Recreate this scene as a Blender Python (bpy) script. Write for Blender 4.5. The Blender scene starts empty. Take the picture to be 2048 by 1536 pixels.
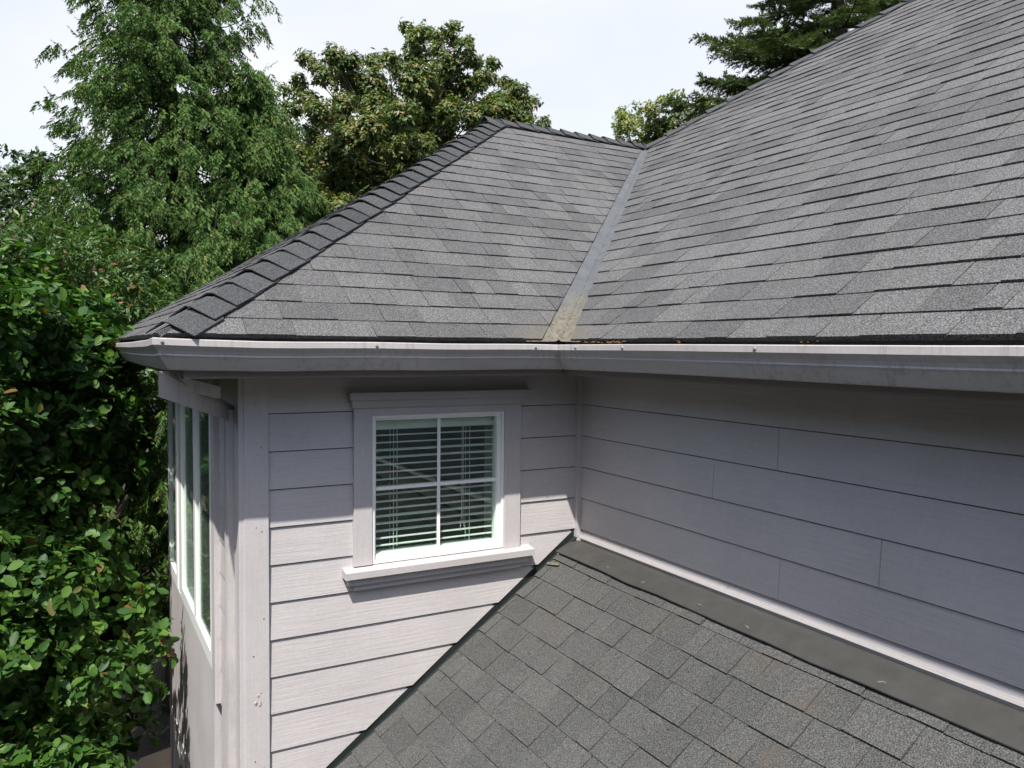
import bpy, math, random
import numpy as np
from mathutils import Vector, Matrix

rnd = random.Random(7)
rs = np.random.RandomState(11)
S = bpy.context.scene
C = S.collection

# ------------------------------------------------------------------ camera, sky, sun
F_PX, PITCH, YAW, ROLL = 1580.98, -0.0449, 0.5066, 0.009
CAM = Vector((-2.5253, -3.7467, 0.3159))
fw = Vector((math.sin(YAW) * math.cos(PITCH), math.cos(YAW) * math.cos(PITCH), math.sin(PITCH)))
rt = Vector((math.cos(YAW), -math.sin(YAW), 0))
up = rt.cross(fw)
r2 = rt * math.cos(ROLL) + up * math.sin(ROLL)
u2 = -rt * math.sin(ROLL) + up * math.cos(ROLL)
cd = bpy.data.cameras.new('camera')
cam = bpy.data.objects.new('camera', cd)
C.objects.link(cam)
cam.matrix_world = Matrix(((r2.x, u2.x, -fw.x, CAM.x), (r2.y, u2.y, -fw.y, CAM.y), (r2.z, u2.z, -fw.z, CAM.z), (0, 0, 0, 1)))
cd.sensor_width = 36
cd.lens = F_PX / 2048 * 36
cd.clip_start = 0.05
cd.clip_end = 2000
S.camera = cam

SUN = Vector((-0.398, -0.5, 1.0)).normalized()
w_ = bpy.data.worlds.new("World")
S.world = w_
w_.use_nodes = True
nt = w_.node_tree
nt.nodes.clear()
wo = nt.nodes.new('ShaderNodeOutputWorld')
bg = nt.nodes.new('ShaderNodeBackground')
sky = nt.nodes.new('ShaderNodeTexSky')
sky.sky_type = 'NISHITA'
sky.sun_disc = False
sky.sun_elevation = math.asin(SUN.z)
sky.sun_rotation = math.atan2(SUN.x, SUN.y)
sky.air_density = 1.0
sky.dust_density = 1.8
sky.ozone_density = 1.5
bg.inputs['Strength'].default_value = 0.155
tc = nt.nodes.new('ShaderNodeTexCoord')
mp = nt.nodes.new('ShaderNodeMapping')
mp.inputs['Scale'].default_value = (1.0, 1.0, 2.2)
mp.inputs['Location'].default_value = (0.35, 0.1, 0.0)
nz = nt.nodes.new('ShaderNodeTexNoise')
nz.inputs['Scale'].default_value = 1.6
nz.inputs['Detail'].default_value = 5
nz.inputs['Roughness'].default_value = 0.5
rp = nt.nodes.new('ShaderNodeValToRGB')
rp.color_ramp.elements[0].position = 0.22
rp.color_ramp.elements[0].color = (0.62, 0.62, 0.62, 1)
rp.color_ramp.elements[1].position = 0.62
rp.color_ramp.elements[1].color = (1, 1, 1, 1)
mx = nt.nodes.new('ShaderNodeMixRGB')
mx.inputs['Color2'].default_value = (4.55, 4.62, 4.78, 1)      # thin bright cloud veil
nt.links.new(tc.outputs['Generated'], mp.inputs['Vector'])
nt.links.new(mp.outputs['Vector'], nz.inputs['Vector'])
nt.links.new(nz.outputs['Fac'], rp.inputs['Fac'])
# the veil thickens towards the north-east half of the sky and thins out elsewhere
dt = nt.nodes.new('ShaderNodeVectorMath')
dt.operation = 'DOT_PRODUCT'
dt.inputs[1].default_value = (0.55, 0.80, 0.10)
nt.links.new(tc.outputs['Generated'], dt.inputs[0])
vr = nt.nodes.new('ShaderNodeMapRange')
vr.inputs['From Min'].default_value = 0.10
vr.inputs['From Max'].default_value = 0.90
nt.links.new(dt.outputs['Value'], vr.inputs['Value'])
vm = nt.nodes.new('ShaderNodeMath')
vm.operation = 'MULTIPLY'
nt.links.new(rp.outputs['Color'], vm.inputs[0])
nt.links.new(vr.outputs['Result'], vm.inputs[1])
nt.links.new(vm.outputs[0], mx.inputs['Fac'])
nt.links.new(sky.outputs['Color'], mx.inputs['Color1'])
nt.links.new(mx.outputs['Color'], bg.inputs['Color'])
nt.links.new(bg.outputs['Background'], wo.inputs['Surface'])

sd = bpy.data.lights.new('sun', 'SUN')
sd.energy = 5.0
sd.angle = math.radians(0.6)
sd.color = (1.0, 0.955, 0.9)
so = bpy.data.objects.new('sun', sd)
C.objects.link(so)
so.rotation_euler = (-SUN).to_track_quat('-Z', 'Y').to_euler()
so.location = (0, 0, 20)
S.view_settings.view_transform = 'Standard'
S.view_settings.look = 'None'
S.view_settings.gamma = 1
S.view_settings.exposure = 0.55


def pix(x, y, dist):
    """point at this distance along the line of sight of a photo pixel (used to survey where a tree really stands)"""
    d = (fw + r2 * ((x - 1024) / F_PX) + u2 * ((768 - y) / F_PX)).normalized()
    return CAM + d * dist


# ------------------------------------------------------------------ materials
def mat(name, col, rough=0.7, **k):
    m = bpy.data.materials.new(name)
    m.use_nodes = True
    b = m.node_tree.nodes['Principled BSDF']
    b.inputs['Base Color'].default_value = (*col, 1)
    b.inputs['Roughness'].default_value = rough
    b.inputs['Specular IOR Level'].default_value = k.get('spec', 0.4)
    b.inputs['Metallic'].default_value = k.get('metal', 0.0)
    return m, m.node_tree, b


def noise(t, scale, detail=3, rough=0.55, vscale=None, coord='Object'):
    c = t.nodes.new('ShaderNodeTexCoord')
    n = t.nodes.new('ShaderNodeTexNoise')
    n.inputs['Scale'].default_value = scale
    n.inputs['Detail'].default_value = detail
    n.inputs['Roughness'].default_value = rough
    if vscale:
        m = t.nodes.new('ShaderNodeMapping')
        m.inputs['Scale'].default_value = vscale
        t.links.new(c.outputs[coord], m.inputs['Vector'])
        t.links.new(m.outputs['Vector'], n.inputs['Vector'])
    else:
        t.links.new(c.outputs[coord], n.inputs['Vector'])
    return n.outputs['Fac']


def ramp(t, src, stops):
    r = t.nodes.new('ShaderNodeValToRGB')
    e = r.color_ramp.elements
    while len(e) < len(stops):
        e.new(0.5)
    for i, (p, c) in enumerate(stops):
        e[i].position = p
        e[i].color = (*c, 1) if len(c) == 3 else c
    t.links.new(src, r.inputs['Fac'])
    return r.outputs['Color']


def mix(t, fac, a, b, mode='MIX'):
    m = t.nodes.new('ShaderNodeMixRGB')
    m.blend_type = mode
    for s, i in ((fac, 'Fac'), (a, 'Color1'), (b, 'Color2')):
        if isinstance(s, (int, float)):
            m.inputs[i].default_value = s
        elif isinstance(s, tuple):
            m.inputs[i].default_value = (*s, 1)
        else:
            t.links.new(s, m.inputs[i])
    return m.outputs['Color']


def bump(t, b, h, strength, dist=0.01, prev=None):
    n = t.nodes.new('ShaderNodeBump')
    n.inputs['Strength'].default_value = strength
    n.inputs['Distance'].default_value = dist
    t.links.new(h, n.inputs['Height'])
    if prev is not None:
        t.links.new(prev, n.inputs['Normal'])
    t.links.new(n.outputs['Normal'], b.inputs['Normal'])
    return n.outputs['Normal']


def island(t):
    return t.nodes.new('ShaderNodeNewGeometry').outputs['Random Per Island']


def shingle_mat(name, dark, mid, light, stain=None):
    m, t, b = mat(name, mid, 0.92, spec=0.25)
    sp = noise(t, 215 if 'weathered' in name else 190, 2, 0.8)
    grains = ramp(t, sp, [(0.36, tuple(c * 0.40 for c in mid)), (0.5, tuple(c * 0.97 for c in mid)), (0.64, tuple(min(1, c * 2.1) for c in mid))])
    isl = ramp(t, island(t), [(0.0, dark), (0.45, mid), (1.0, light)])
    c = mix(t, 1.0, grains, mix(t, 1.0, isl, (1 / mid[0], 1 / mid[1], 1 / mid[2]), 'MULTIPLY'), 'MULTIPLY')
    big = ramp(t, noise(t, 1.1, 4, 0.6), [(0.3, (0.89, 0.89, 0.885)), (0.7, (1.08, 1.08, 1.08))])
    c = mix(t, 1.0, c, big, 'MULTIPLY')
    if stain:
        c = mix(t, ramp(t, noise(t, 6, 5, 0.7), [(0.56, (0, 0, 0)), (0.72, (0.6, 0.6, 0.6))]), c, stain)
    if name.startswith('grey'):      # silt washed out of the valley foot
        cc = t.nodes.new('ShaderNodeTexCoord')
        dn = t.nodes.new('ShaderNodeVectorMath')
        dn.operation = 'DISTANCE'
        dn.inputs[1].default_value = (-0.44, -0.44, 0.34)
        t.links.new(cc.outputs['Object'], dn.inputs[0])
        ma = t.nodes.new('ShaderNodeMath')
        ma.operation = 'MULTIPLY_ADD'
        ma.inputs[1].default_value = 0.30
        t.links.new(noise(t, 9, 4, 0.7), ma.inputs[0])
        t.links.new(dn.outputs['Value'], ma.inputs[2])
        c = mix(t, ramp(t, ma.outputs[0], [(0.26, (0.6, 0.6, 0.6)), (0.40, (0, 0, 0))]), c, (0.112, 0.100, 0.078))
    t.links.new(c, b.inputs['Base Color'])
    n1 = bump(t, b, sp, 0.55, 0.004)
    bump(t, b, noise(t, 9, 2), 0.25, 0.012, n1)
    return m


M = {}
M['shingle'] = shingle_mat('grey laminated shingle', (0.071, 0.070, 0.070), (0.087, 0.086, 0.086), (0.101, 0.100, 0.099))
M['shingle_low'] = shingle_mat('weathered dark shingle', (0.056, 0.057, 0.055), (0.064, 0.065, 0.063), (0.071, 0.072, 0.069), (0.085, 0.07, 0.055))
M['cap'] = shingle_mat('charcoal cap shingle', (0.042, 0.044, 0.046), (0.050, 0.052, 0.054), (0.060, 0.062, 0.064))


def dirt_fix(m_, lo=0.0):
    pass


def paint(name, col, grain, gs=0.35, rough=0.62, blot=0.05):
    m, t, b = mat(name, col, rough, spec=0.35)
    g = noise(t, 1, 4, 0.65, grain)
    big = noise(t, 1.7, 4, 0.6)
    fine = noise(t, 60, 2, 0.6)
    c = mix(t, 1.0, col, ramp(t, big, [(0.3, (1 - blot * 1.4,) * 3), (0.7, (1 + blot,) * 3)]), 'MULTIPLY')
    c = mix(t, 1.0, c, ramp(t, fine, [(0.35, (0.97, 0.97, 0.98)), (0.65, (1.03, 1.03, 1.02))]), 'MULTIPLY')
    spots = ramp(t, noise(t, 7, 3, 0.75), [(0.70, (0, 0, 0)), (0.78, (0.35, 0.35, 0.35))])
    c = mix(t, spots, c, tuple(x * 0.72 for x in col))
    c = mix(t, 1.0, c, ramp(t, g, [(0.30, (0.945, 0.94, 0.94)), (0.5, (1, 1, 1)), (0.75, (1.03, 1.03, 1.03))]), 'MULTIPLY')
    t.links.new(c, b.inputs['Base Color'])
    bump(t, b, g, gs, 0.004)
    return m


SID = (0.470, 0.445, 0.440)
M['siding'] = paint('mauve grey lap siding', SID, (3.5, 3.5, 80), 0.45)
M['trim'] = paint('mauve grey trim board', SID, (120, 120, 3), 0.22)
M['trim_h'] = paint('mauve grey horizontal trim', (0.43, 0.405, 0.402), (3, 3, 110), 0.2)
M['panel'] = paint('smooth painted panel', (0.50, 0.475, 0.475), (40, 3, 1.5), 0.15, 0.6, 0.09)
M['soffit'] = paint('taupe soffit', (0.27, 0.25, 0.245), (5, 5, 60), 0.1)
M['gutter'] = paint('taupe enamel gutter', (0.44, 0.418, 0.408), (3, 3, 3), 0.12, 0.42, 0.10)
t = M['gutter'].node_tree
b = t.nodes['Principled BSDF']
src = b.inputs['Base Color'].links[0].from_socket
streak = ramp(t, noise(t, 1, 4, 0.7, (38, 38, 2.5)), [(0.36, (0.74, 0.73, 0.71)), (0.50, (1, 1, 1)), (0.75, (1.03, 1.03, 1.03))])
patch = ramp(t, noise(t, 3.2, 3, 0.6), [(0.45, (0, 0, 0)), (0.62, (1, 1, 1))])
t.links.new(mix(t, patch, src, mix(t, 1.0, src, streak, 'MULTIPLY')), b.inputs['Base Color'])
bump(t, b, noise(t, 1.5, 2, 0.5), 0.35, 0.012)
mm, t, b = mat('dark joint', (0.05, 0.045, 0.05), 0.9)
M['joint'] = mm
mm, t, b = mat('lower board edge in shadow tone', (0.105, 0.092, 0.092), 0.95)
M['lap_edge'] = mm  # shadow line under each lap put into the edge colour; nail heads reuse it
mm, t, b = mat('peeling knot', (0.33, 0.29, 0.25), 0.8)
t.links.new(ramp(t, noise(t, 120, 3, 0.8), [(0.4, (0.16, 0.12, 0.09)), (0.6, (0.5, 0.46, 0.43))]), b.inputs['Base Color'])
M['knot'] = mm
mm, t, b = mat('white vinyl', (0.80, 0.81, 0.80), 0.35)
M['vinyl'] = mm
mm, t, b = mat('blind slat', (0.68, 0.69, 0.66), 0.45)
M['slat'] = mm
mm, t, b = mat('blind cord', (0.7, 0.72, 0.68), 0.7)
M['cord'] = mm
mm, t, b = mat('curtain beige', (0.42, 0.40, 0.34), 0.9)
t.links.new(ramp(t, noise(t, 1, 2, 0.5, (3, 22, 0.4)), [(0.3, (0.20, 0.19, 0.16)), (0.7, (0.34, 0.325, 0.28))]), b.inputs['Base Color'])
M['curtain'] = mm
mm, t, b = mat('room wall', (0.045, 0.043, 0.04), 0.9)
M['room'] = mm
# valley steel with mould near the foot
mm, t, b = mat('galvanised valley steel', (0.2, 0.21, 0.22), 0.5, metal=0.25)
c_ = t.nodes.new('ShaderNodeTexCoord')
sx = t.nodes.new('ShaderNodeSeparateXYZ')
t.links.new(c_.outputs['Object'], sx.inputs[0])
ad = t.nodes.new('ShaderNodeMath')
ad.operation = 'MULTIPLY_ADD'
ad.inputs[1].default_value = 0.60
t.links.new(noise(t, 5, 5, 0.7), ad.inputs[0])
t.links.new(sx.outputs['Z'], ad.inputs[2])
gry = ramp(t, noise(t, 14, 4, 0.7, (1, 1, 0.3)), [(0.3, (0.080, 0.086, 0.093)), (0.7, (0.115, 0.121, 0.127))])
mould = ramp(t, noise(t, 45, 4, 0.8), [(0.3, (0.06, 0.052, 0.038)), (0.5, (0.135, 0.125, 0.095)), (0.7, (0.19, 0.18, 0.145))])
t.links.new(mix(t, ramp(t, ad.outputs[0], [(0.72, (0, 0, 0)), (0.80, (0.1, 0.1, 0.1)), (1.0, (1, 1, 1))]), mould, gry), b.inputs['Base Color'])
bump(t, b, noise(t, 40, 4, 0.7), 0.35, 0.004)
b.inputs['Metallic'].default_value = 0.0
b.inputs['Roughness'].default_value = 0.8
b.inputs['Specular IOR Level'].default_value = 0.12
M['valley'] = mm
mm, t, b = mat('olive brown flashing', (0.16, 0.15, 0.125), 0.55, metal=0.1)
t.links.new(ramp(t, noise(t, 9, 6, 0.7), [(0.3, (0.042, 0.0415, 0.038)), (0.7, (0.062, 0.061, 0.056))]), b.inputs['Base Color'])
bump(t, b, noise(t, 5, 3), 0.2, 0.01)
M['apron'] = mm
mm, t, b = mat('dark green step flashing', (0.018, 0.024, 0.024), 0.6, metal=0.2)
M['step'] = mm
mm, t, b = mat('pale sealant', (0.42, 0.43, 0.36), 0.7)
M['seal'] = mm
b.inputs['Base Color'].default_value = (0.13, 0.135, 0.11, 1)
mm, t, b = mat('zinc screw', (0.30, 0.28, 0.26), 0.55, metal=0.3)
M['screw'] = mm
mm, t, b = mat('moss', (0.1, 0.07, 0.02), 0.95)
t.links.new(ramp(t, noise(t, 60, 3, 0.7), [(0.3, (0.06, 0.028, 0.01)), (0.55, (0.11, 0.058, 0.016)), (0.75, (0.06, 0.065, 0.018))]), b.inputs['Base Color'])
M['moss'] = mm
# earth
mm, t, b = mat('brown earth', (0.05, 0.035, 0.025), 0.95)
t.links.new(ramp(t, noise(t, 2.5, 8, 0.7), [(0.3, (0.014, 0.010, 0.008)), (0.7, (0.04, 0.028, 0.02))]), b.inputs['Base Color'])
bump(t, b, noise(t, 12, 6, 0.7), 0.8, 0.05)
M['earth'] = mm
# bark
mm, t, b = mat('bark', (0.08, 0.06, 0.045), 0.95)
t.links.new(ramp(t, noise(t, 1, 5, 0.7, (14, 14, 2)), [(0.3, (0.035, 0.026, 0.02)), (0.7, (0.13, 0.10, 0.075))]), b.inputs['Base Color'])
bump(t, b, noise(t, 1, 5, 0.7, (20, 20, 3)), 0.7, 0.02)
M['bark'] = mm
mm, t, b = mat('grey twig', (0.16, 0.13, 0.11), 0.9)
M['twig'] = mm


def glass_mat(name, tint, base=0.10):
    m = bpy.data.materials.new(name)
    m.use_nodes = True
    t = m.node_tree
    t.nodes.clear()
    o = t.nodes.new('ShaderNodeOutputMaterial')
    g = t.nodes.new('ShaderNodeBsdfGlossy')
    g.inputs['Roughness'].default_value = 0.0
    g.inputs['Color'].default_value = (0.92, 1.0, 0.95, 1)
    tr = t.nodes.new('ShaderNodeBsdfTransparent')
    tr.inputs['Color'].default_value = (*tint, 1)
    lw = t.nodes.new('ShaderNodeLayerWeight')      # Schlick curve, same from both sides of the pane
    lw.inputs['Blend'].default_value = 0.5
    f = t.nodes.new('ShaderNodeMath')
    f.operation = 'POWER'
    f.inputs[1].default_value = 4.2
    t.links.new(lw.outputs['Facing'], f.inputs[0])
    a = t.nodes.new('ShaderNodeMath')
    a.operation = 'MULTIPLY_ADD'
    a.use_clamp = True
    a.inputs[1].default_value = 0.75
    a.inputs[2].default_value = base
    t.links.new(f.outputs[0], a.inputs[0])
    x = t.nodes.new('ShaderNodeMixShader')
    t.links.new(a.outputs[0], x.inputs[0])
    t.links.new(tr.outputs[0], x.inputs[1])
    t.links.new(g.outputs[0], x.inputs[2])
    t.links.new(x.outputs[0], o.inputs['Surface'])
    return m


M['glass'] = glass_mat('window glass', (0.91, 0.975, 0.94), 0.055)
M['glass_side'] = glass_mat('side window glass', (0.90, 0.96, 0.92), 0.05)


def leaf_mat(name, cols, trans=0.3, gloss=0.25, rough=0.45):
    """cols: list of (pos, colour) over the random value of each leaf"""
    m = bpy.data.materials.new(name)
    m.use_nodes = True
    t = m.node_tree
    b = t.nodes['Principled BSDF']
    o = t.nodes['Material Output']
    c = ramp(t, island(t), cols)
    n_ = noise(t, 1.3, 2, 0.5)
    c = mix(t, 1.0, c, ramp(t, n_, [(0.3, (0.75, 0.8, 0.75)), (0.7, (1.2, 1.15, 1.1))]), 'MULTIPLY')
    t.links.new(c, b.inputs['Base Color'])
    b.inputs['Roughness'].default_value = rough
    b.inputs['Specular IOR Level'].default_value = gloss
    tl = t.nodes.new('ShaderNodeBsdfTranslucent')
    t.links.new(mix(t, 1.0, c, (1.3, 1.5, 0.5), 'MULTIPLY'), tl.inputs['Color'])
    x = t.nodes.new('ShaderNodeMixShader')
    x.inputs[0].default_value = trans
    t.links.new(b.outputs[0], x.inputs[1])
    t.links.new(tl.outputs[0], x.inputs[2])
    t.links.new(x.outputs[0], o.inputs['Surface'])
    return m


M['laurel'] = leaf_mat('laurel leaf', [(0, (0.022, 0.062, 0.013)), (0.5, (0.042, 0.108, 0.017)), (0.965, (0.095, 0.18, 0.028)), (0.985, (0.12, 0.12, 0.03)), (1.0, (0.16, 0.075, 0.03))], 0.22, 0.28, 0.5)
M['photinia'] = leaf_mat('photinia leaf', [(0, (0.034, 0.082, 0.020)), (0.6, (0.068, 0.132, 0.028)), (0.95, (0.085, 0.15, 0.03)), (0.99, (0.19, 0.055, 0.03))], 0.25, 0.4)
M['cedar'] = leaf_mat('cedar spray', [(0, (0.032, 0.078, 0.020)), (0.5, (0.062, 0.125, 0.030)), (0.90, (0.105, 0.165, 0.040)), (0.98, (0.15, 0.13, 0.05))], 0.16, 0.15, 0.7)
M['chestnut'] = leaf_mat('chestnut leaf', [(0, (0.055, 0.100, 0.028)), (0.5, (0.100, 0.150, 0.042)), (0.82, (0.14, 0.165, 0.050)), (0.93, (0.22, 0.165, 0.062)), (1.0, (0.31, 0.175, 0.07))], 0.25, 0.3)
M['fir'] = leaf_mat('fir needles', [(0, (0.055, 0.092, 0.044)), (0.5, (0.090, 0.130, 0.062)), (1.0, (0.15, 0.17, 0.085))], 0.15, 0.2, 0.6)
M['yellowleaf'] = leaf_mat('yellow green leaf', [(0, (0.10, 0.16, 0.045)), (0.5, (0.17, 0.22, 0.07)), (1.0, (0.32, 0.28, 0.10))], 0.3, 0.3)
M['darkleaf'] = leaf_mat('dark broad leaf', [(0, (0.025, 0.055, 0.018)), (0.6, (0.045, 0.085, 0.024)), (1.0, (0.075, 0.12, 0.03))], 0.25, 0.4)


# ------------------------------------------------------------------ object helpers
def tag(o, label=None, cat=None, group=None, kind=None):
    if label:
        o['label'] = label
    if cat:
        o['category'] = cat
    if group:
        o['group'] = group
    if kind:
        o['kind'] = kind
    return o


def empty(name, loc, label, cat, group=None):
    o = bpy.data.objects.new(name, None)
    C.objects.link(o)
    o.location = loc
    o.empty_display_size = 0.2
    return tag(o, label, cat, group)


class MB:
    def __init__(s):
        s.v, s.f, s.m = [], [], []

    def poly(s, pts, mi=0):
        i = len(s.v)
        s.v += [tuple(p) for p in pts]
        s.f.append(tuple(range(i, i + len(pts))))
        s.m.append(mi)

    def box(s, x0, x1, y0, y1, z0, z1, mi=0, bev=0.0):
        if x0 > x1: x0, x1 = x1, x0
        if y0 > y1: y0, y1 = y1, y0
        if z0 > z1: z0, z1 = z1, z0
        i = len(s.v)
        s.v += [(x, y, z) for z in (z0, z1) for y in (y0, y1) for x in (x0, x1)]
        for f in ((0, 2, 3, 1), (4, 5, 7, 6), (0, 1, 5, 4), (2, 6, 7, 3), (0, 4, 6, 2), (1, 3, 7, 5)):
            s.f.append(tuple(i + k for k in f))
            s.m.append(mi)

    def prism(s, bottom, top, mi=0):
        """closed solid between two same-length outlines"""
        n = len(bottom)
        i = len(s.v)
        s.v += [tuple(p) for p in bottom] + [tuple(p) for p in top]
        s.f.append(tuple(i + k for k in reversed(range(n))))
        s.f.append(tuple(i + n + k for k in range(n)))
        s.m += [mi, mi]
        for k in range(n):
            j = (k + 1) % n
            s.f.append((i + k, i + j, i + n + j, i + n + k))
            s.m.append(mi)

    def tube(s, pts, rad, n=6, mi=0):
        pts = [Vector(p) for p in pts]
        rings = []
        for k, p in enumerate(pts):
            d = (pts[min(k + 1, len(pts) - 1)] - pts[max(k - 1, 0)]).normalized()
            a = Vector((0, 0, 1)) if abs(d.z) < 0.9 else Vector((1, 0, 0))
            u = d.cross(a).normalized()
            v = d.cross(u)
            r = rad[k] if isinstance(rad, (list, tuple)) else rad
            i = len(s.v)
            for q in range(n):
                an = 2 * math.pi * q / n
                s.v.append(tuple(p + (u * math.cos(an) + v * math.sin(an)) * r))
            rings.append(i)
        for a_, b_ in zip(rings, rings[1:]):
            for q in range(n):
                s.f.append((a_ + q, a_ + (q + 1) % n, b_ + (q + 1) % n, b_ + q))
                s.m.append(mi)
        s.f.append(tuple(rings[0] + q for q in reversed(range(n))))
        s.f.append(tuple(rings[-1] + q for q in range(n)))
        s.m += [mi, mi]

    def sweep(s, prof, path, mi=0, closed=False):
        """prof: list of (offset outward, height); path: list of (function(o, h) -> point)"""
        i = len(s.v)
        n = len(prof)
        for fn in path:
            s.v += [tuple(fn(o, h)) for o, h in prof]
        for k in range(len(path) - 1):
            for q in range(n - (0 if closed else 1)):
                q2 = (q + 1) % n
                s.f.append((i + k * n + q, i + k * n + q2, i + (k + 1) * n + q2, i + (k + 1) * n + q))
                s.m.append(mi)

    def build(s, name, mats, parent=None, bevel=0, smooth=False):
        me = bpy.data.meshes.new(name)
        me.from_pydata(s.v, [], s.f)
        if not isinstance(mats, (list, tuple)):
            mats = [mats]
        for m in mats:
            me.materials.append(m)
        if len(mats) > 1:
            me.polygons.foreach_set('material_index', s.m)
        if smooth:
            me.polygons.foreach_set('use_smooth', [True] * len(me.polygons))
        me.update()
        o = bpy.data.objects.new(name, me)
        C.objects.link(o)
        if parent is not None:
            o.parent = parent
            if parent.type == 'EMPTY':
                o.matrix_parent_inverse = Matrix.Translation(parent.location).inverted()
            elif parent.parent is not None:
                o.matrix_parent_inverse = Matrix.Identity(4)
        if bevel:
            bm = o.modifiers.new('bevel', 'BEVEL')
            bm.width = bevel
            bm.segments = 2
            bm.limit_method = 'ANGLE'
        return o


def clip(poly, a, b, c):
    """keep a*u + b*v + c >= 0 of a 2D polygon"""
    out = []
    for i in range(len(poly)):
        p, q = poly[i], poly[(i + 1) % len(poly)]
        dp = a * p[0] + b * p[1] + c
        dq = a * q[0] + b * q[1] + c
        if dp >= 0:
            out.append(p)
        if (dp >= 0) != (dq >= 0):
            k = dp / (dp - dq)
            out.append((p[0] + (q[0] - p[0]) * k, p[1] + (q[1] - p[1]) * k))
    return out


def halfplanes(poly):
    """inward half planes of a counter-clockwise convex polygon"""
    hs = []
    for i in range(len(poly)):
        (x0, y0), (x1, y1) = poly[i], poly[(i + 1) % len(poly)]
        a, b_ = -(y1 - y0), (x1 - x0)
        hs.append((a, b_, -(a * x0 + b_ * y0)))
    return hs


# ------------------------------------------------------------------ house dimensions
G, ZG, W, D, D1, T = 0.421, 0.337, 2.261, 2.594, 2.81, 0.7137
RH = T * D
CZ = 1 / math.hypot(1, T)          # cos of the pitch
XC = -1.85
XB = XC - 0.020                    # face of the bay
XC_ = XC                         # plane of the side wall with the bay
LAP = 0.178
GROUND = -5.3
SOF = 0.185

house = empty('house', (0, 0, GROUND), 'mauve grey lap-sided house with grey shingle roofs filling the right and centre', 'house')


def P3(mb_pts):
    return mb_pts


# ------------------------------------------------------------------ shingled planes
def shingle_plane(name, O, U, V, poly, start, expo, material, parent, tabw=(0.09, 0.26), raise_p=0.5, wav=0.004, hi=0.0093, lo=0.0066, seed=1, gapw=0.0013):
    """poly in (u, v) metres, counter-clockwise seen from outside; courses run along U"""
    R = random.Random(seed)
    O, U, V = Vector(O), Vector(U).normalized(), Vector(V).normalized()
    N = U.cross(V).normalized()
    if N.z < 0:
        N = -N
    mb = MB()
    pt = lambda u, v, h: O + U * u + V * v + N * h
    mb.prism([pt(u, v, -0.012) for u, v in poly], [pt(u, v, 0.0) for u, v in poly])
    hs = halfplanes(poly)
    umin, umax = min(p[0] for p in poly), max(p[0] for p in poly)
    vmax = max(p[1] for p in poly)
    k = 0
    v0 = start
    while v0 < vmax:
        v1 = v0 + expo + 0.012
        ph, ph2 = R.uniform(0, 6), R.uniform(0, 6)
        wave = lambda u: wav * (math.sin(u * 2.3 + ph) * 0.6 + math.sin(u * 6.1 + ph2) * 0.4)
        lift = lambda u: 0.0022 * (1 + math.sin(u * 3.1 + ph2)) * 0.6
        u = umin - R.uniform(0, 0.3)
        raised = R.random() < 0.5
        while u < umax:
            wd = R.uniform(*tabw)
            if raised and R.random() < 0.6:
                wd *= 0.8
            h0 = (hi if raised else lo) + R.uniform(-0.0008, 0.0012)
            gap = gapw
            sk = R.uniform(-0.003, 0.003)
            ex = R.uniform(-0.002, 0.002)
            gap = gapw * R.choice((0.35, 0.6, 1.0, 1.2))
            ua, ub = u + gap, u + wd - gap
            q = [(ua, v0 + wave(u) + ex), (ub, v0 + wave(u + wd) + ex), (ub + sk, v1), (ua + sk, v1)]
            for h in hs:
                if q:
                    q = clip(q, *h)
            if len(q) >= 3:
                hh = lambda uu, vv: max(0.0030, (h0 + lift(uu)) * (1 - (vv - v0) / (v1 - v0)) + 0.0022 * (vv - v0) / (v1 - v0))
                mb.prism([pt(a, c, -0.001) for a, c in q], [pt(a, c, hh(a, c)) for a, c in q])
            u += wd
            raised = (not raised) if R.random() < 0.86 else raised
        v0 += expo
        k += 1
    return mb.build(name, material, parent)


EXP = 0.141
VC = 0.051     # shingles are cut back this far from the valley centre (in plan, along the eave)
# wing, front slope: u = x, v = slope distance from the lip line (y = -G)
vw = D / CZ
k45 = VC
wing_poly = [(-W + 0.03, 0.03), (-G - k45 - 0.03, 0.03), (-G + D - k45, vw), (-W + D1, vw)]
roofA = shingle_plane('roof', (0, -G, ZG + 0.004), (1, 0, 0), (0, 1, T), wing_poly, 0.022 - 0.008, EXP, M['shingle'], house, seed=3)
roofA['label'] = 'front slope of the wing roof in pale grey laminated shingles'
# main house slope: u = -y
mv = lambda s: (D + s) / CZ
SM = 3.4
main_poly = [(G + k45 + 0.03, 0.03), (8.0, 0.03), (8.0, mv(SM)), (G - D + SM, mv(SM)), (G - D + k45, vw)]
roofB = shingle_plane('roof', (-G, 0, ZG + 0.004), (0, -1, 0), (1, 0, T), main_poly, 0.022 - 0.008, EXP, M['shingle'], house, tabw=(0.10, 0.30), seed=8, wav=0.006, hi=0.0100)
roofB['label'] = 'large main roof slope rising to the upper right'
# wing, left slope
T1 = RH / D1
CZ1 = 1 / math.hypot(1, T1)
left_poly = [(G - 2 * D, 0.03), (G, 0.03), (G - D, D1 / CZ1)]
roofC = shingle_plane('roof', (-W, 0, ZG + 0.004), (0, -1, 0), (1, 0, T1), left_poly, 0.014, EXP, M['shingle'], house, seed=5)
roofC['label'] = 'narrow left slope of the wing roof seen edge-on behind the hip'
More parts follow.
